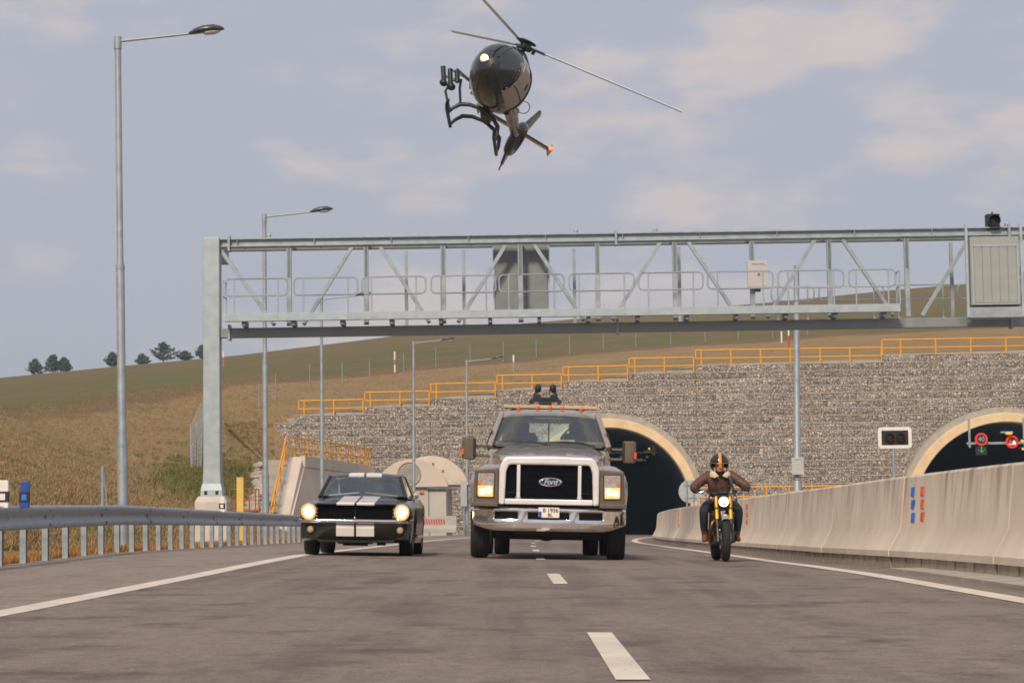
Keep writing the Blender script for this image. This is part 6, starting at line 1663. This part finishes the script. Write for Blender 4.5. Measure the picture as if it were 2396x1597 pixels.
# frames round the canopy and door
def sec_at(y):
    for a, b in zip(secs[:-1], secs[1:]):
        if a[0] <= y <= b[0]:
            t_ = (y - a[0]) / (b[0] - a[0]); return [lerp(a[i], b[i], t_) for i in range(4)]
def surf(y, ang, off=.012):
    _, zc, w, h = sec_at(y); c_, s_ = math.cos(ang), math.sin(ang)
    return ((w + off) * abs(c_) ** .9 * (1 if c_ > 0 else -1), y, zc + (h + off) * abs(s_) ** .95 * (1 if s_ > 0 else -.93))
for y in (-1.07, .36):
    MB().path([surf(y, a) for a in (np.linspace(-.75, PI + .75, 40) if y > 0 else np.linspace(-.7, .6, 12))], .032, 6).build('door_frame', HP, hel, smooth=60)
MB().path([surf(y, PI / 2) for y in np.linspace(-1.55, .36, 14)], .03, 6).build('canopy_centre_frame', HP, hel, smooth=60)
MB().path([surf(-.15, a, .014) for a in np.linspace(.05, .25, 5)], .02, 6).build('door_handle', BLACK, hel)
MB().path([surf(y, -.2, .012) for y in np.linspace(-1.05, .35, 10)], .014, 5).build('door_seam', HGL, hel)
MB().path([surf(y, a, .016) for y, a in zip(np.linspace(-.75, -1.10, 12), np.linspace(1.1, -.55, 12))], .018, 6).build('bright_door_edge', mat('bright trim', (.6, .52, .44), .3, .4), hel, smooth=60)
# cabin interior
MB().bx(-.55, .55, -.55, .55, -.58, -.5).build('cabin_floor', HGL, hel)
MB().bx(-.62, .62, .62, .68, -.6, .6).build('bulkhead', HGL, hel)
for s_ in (-1, 1): MB().bx(s_ * .3 - .2, s_ * .3 + .2, .2, .34, -.5, .35).build('crew_seat', SEAT, hel, bevel=.05)
MB().bx(-.32, .32, -1.15, -.95, -.4, -.02).build('instrument_panel', BLACK, hel, bevel=.03)
pm_ = MB(); pm_.ell((.3, .05, .42), (.12, .13, .15), 12, 8); pm_.loft([[(.3 + a * w, .08 + b * w * .6, z) for a, b in ((-1, -.6), (0, -1), (1, -.6), (1, .6), (0, 1), (-1, .6))] for w, z in ((.2, -.45), (.23, .05), (.2, .2), (.07, .27))], True, True)
po_ = pm_.build('person', mat('flight suit', (.06, .062, .06), .8), None, smooth=60); po_.matrix_world = hel.matrix_world.copy(); tag(po_, 'dim helmeted pilot behind the helicopter canopy', 'person')
# nose lamp
MB().lathe([(.001, -.05), (.06, -.04), (.085, 0), (.085, .03)], (-.31, -1.52, -.12), (-.15, 1, -.1), 20).build('nose_lamp', mat('lit landing lamp', (1.0, .72, .42), .2, emit=9), hel, smooth=60)
MB().lathe([(.087, .03), (.10, 0), (.12, .05)], (-.31, -1.52, -.12), (-.15, 1, -.1), 20).build('lamp_ring', mat('warm lamp ring', (1.0, .45, .15), .3, emit=1.0), hel, smooth=60)
for x, z in ((-.22, -.22), (.1, -.30)): MB().ell((x, -1.36 + abs(x) * .3, z - .1), (.03, .02, .09), 8, 6).build('nose_reflector', mat('small white lens', (.7, .68, .62), .2), hel, smooth=60)
# engine cowling, mast, rotor
MB().loft([[(w * math.cos(2 * PI * k / 20), y, zc + h * math.sin(2 * PI * k / 20)) for k in range(20)] for y, zc, w, h in ((-.1, .85, .06, .05), (.2, .88, .32, .24), (.8, .88, .38, .3), (1.4, .75, .34, .28), (2.0, .55, .2, .2), (2.4, .5, .05, .05))], True, True).build('engine_cowling', HP, hel, smooth=60)
MB().tube((0, .45, 1.0), (0, .45, 1.32), .055, n=12).build('mast', HGL, hel, smooth=60)
rot = bpy.data.objects.new('main_rotor', None); C.objects.link(rot); rot.parent = hel; rot.location = (0, .45, 1.34); rot.rotation_euler = (math.radians(7), math.radians(-7), 0)
MB().lathe([(.02, -.12), (.17, -.10), (.20, -.02), (.16, .05), (.06, .09), (.001, .10)], (0, 0, 0), (0, 0, 1), 20).build('hub', HGL, rot, smooth=50)
MB().lathe([(.10, .10), (.24, .12), (.25, .15), (.10, .17), (.001, .175)], (0, 0, 0), (0, 0, 1), 24).build('hub_cap', BLACK, rot, smooth=50)
BLADE = mat('blue grey rotor blade', (.74, .86, .93), .6, 0, .03, 2)
bm_ = MB(); bm_.loft([[(x, c_ * wd, z) for c_, z in ((-.5, 0), (-.3, .022), (.2, .018), (.5, 0), (.2, -.012), (-.3, -.014))] for x, wd in ((.55, .13), (.9, .19), (2.5, .19), (4.6, .19), (4.75, .14))], True, True)
blme = bm_.mesh('rotor_blade', BLADE, 50)
for k in range(3):
    a = math.radians(8 + 120 * k); o = inst('rotor_blade', blme, rot, (0, 0, 0), (0, math.radians(-3), a))
    MB().bx(.14, .6, -.05, .05, -.03, .03).build('blade_grip', HGL, o, bevel=.012)
    MB().bx(.2, .3, .05, .12, -.12, .0).build('pitch_link', HGL, o)
# skids
for s_ in (-1, 1):
    X = s_ * .78
    MB().path([(X, -.35, -1.34), (X, -.22, -1.43), (X, .1, -1.47), (X, .9, -1.47), (X, 1.6, -1.47)], .05, 8).build('skid_tube', HGL, hel, smooth=60)
for y in (.45, 1.45):
    MB().path([(s_, y, z) for s_, z in ((-.78, -1.46), (-.74, -1.28), (-.62, -1.06), (-.38, -.93), (0, -.86), (.38, -.93), (.62, -1.06), (.74, -1.28), (.78, -1.46))], [.045, .05, .065, .06, .05, .06, .065, .05, .045], 8).build('cross_tube', HGL, hel, smooth=60)
# camera boom hung from the flank
cr2 = thing('camera_boom', 'black tubular camera boom with gimbal clamped to the helicopter flank', 'camera rig', hp); cr2.matrix_world = hel.matrix_world.copy()
MB().path([(-.70, .25, -.40), (-.98, .22, -.37), (-1.22, .2, -.33)], .045, 8).build('upper_arm', HGL, cr2, smooth=60)
MB().path([(-.70, .3, -1.45), (-1.13, .22, -1.03), (-1.15, .2, -.70), (-1.0, .2, -.52)], .036, 8).build('outer_strut', HGL, cr2, smooth=60)
MB().path([(-.62, .42, -1.06), (-.86, .3, -.72), (-.95, .2, -.50)], .036, 8).build('inner_strut', HGL, cr2, smooth=60)
for a, b in (((-1.58, -.46), (-1.33, -.80)), ((-1.37, -.42), (-1.12, -.78)), ((-1.18, -.36), (-.98, -.64))):
    MB().tube((a[0], .2, a[1]), (b[0], .2, b[1]), .07, n=12).build('gimbal_canister', BLACK, cr2, smooth=50)
MB().obox((-1.46, .2, -.68), (-1.02, .2, -.60), .06, .06).build('gimbal_bar', HGL, cr2)
MB().obox((-1.40, .2, -.42), (-1.0, .2, -.40), .05, .05).build('gimbal_bar', HGL, cr2)
MB().ell((-1.30, .18, -.86), (.12, .11, .10), 12, 8).build('camera_ball', BLACK, cr2, smooth=60)
MB().ell((-1.06, .18, -.84), (.13, .12, .11), 12, 8).build('camera_ball', BLACK, cr2, smooth=60)
# belly gear and antenna loop
MB().bx(-.12, .14, .7, 1.6, -.90, -.60).build('belly_pod', HGL, hel, bevel=.05)
MB().torus((.74, 1.25, .02), (0, 1, 0), .18, .012, 24, 6).build('antenna_loop', HGL, hel, smooth=60)
for a in range(6): MB().ell((.66 + .075 * math.cos(a), 1.1, -.22 + .075 * math.sin(a)), (.028, .02, .028), 8, 6).build('belly_lamp', mat('dim amber lens', (.55, .30, .18), .3), hel, smooth=60)
# tail: ducted fan, fins, stabiliser
MB().torus((0, 6.3, .45), (1, 0, 0), .46, (.12, .14), 32, 12).build('fan_shroud', HP, hel, smooth=60)
for k in range(8):
    a = 2 * PI * k / 8; MB().obox((0, 6.3 + .08 * math.cos(a), .45 + .08 * math.sin(a)), (0, 6.3 + .38 * math.cos(a), .45 + .38 * math.sin(a)), .03, .07, (1, 0, 0)).build('fan_blade', HGL, hel)
MB().tube((-.1, 6.3, .45), (.1, 6.3, .45), .09, n=14).build('fan_hub', HGL, hel, smooth=60)
MB().prism_x([(6.15, .95), (6.75, .75), (7.25, 1.75), (6.95, 1.80)], -.045, .045).build('vertical_fin', HP, hel, bevel=.02)
MB().prism_x([(6.05, -.05), (6.55, -.02), (6.72, -.38), (6.55, -.40)], -.04, .04).build('lower_fin', HP, hel, bevel=.02)
MB().path([(0, 6.5, -.25), (0, 6.75, -.55)], .025, 6).build('tail_skid', HGL, hel, smooth=60)
MB().loft([[(x, y, .43 + z) for y, z in ((5.05, 0), (5.2, .035), (5.5, .015), (5.5, -.01), (5.2, -.03))] for x in (-1.25, 1.25)], True, True).build('stabiliser', HP, hel, bevel=.006)
for s_ in (-1, 1):
    MB().prism_x([(5.0, .30), (5.55, .30), (5.65, .58), (5.2, .58)], s_ * 1.25 - .015, s_ * 1.25 + .015).build('end_plate', HP, hel)
MB().ell((1.30, 5.05, .43), (.055, .06, .055), 10, 8).build('port_lamp', mat('lit red lamp', (1.0, .06, .02), .3, emit=6), hel, smooth=60)
MB().ell((-1.30, 5.05, .43), (.04, .05, .04), 10, 8).build('starboard_lamp', mat('green lamp', (.02, .3, .1), .3), hel, smooth=60)

# ------------------------------------------------------------------ thin haze
hz = bpy.data.materials.new('thin haze'); hz.use_nodes = True; t = hz.node_tree; t.nodes.clear()
o_ = t.nodes.new('ShaderNodeOutputMaterial'); pv = t.nodes.new('ShaderNodeVolumePrincipled')
pv.inputs['Color'].default_value = (.68, .86, 1.0, 1); pv.inputs['Density'].default_value = .00034; pv.inputs['Anisotropy'].default_value = .2
t.links.new(pv.outputs[0], o_.inputs['Volume'])
hb = MB().bx(-1520, 1520, -420, 1620, -40, 90).build('haze', hz); hb['kind'] = 'stuff'; tag(hb, 'thin pale haze filling the air over the whole place', 'haze')
SC.cycles.volume_step_rate = 4.0
SC.cycles.volume_bounces = 0
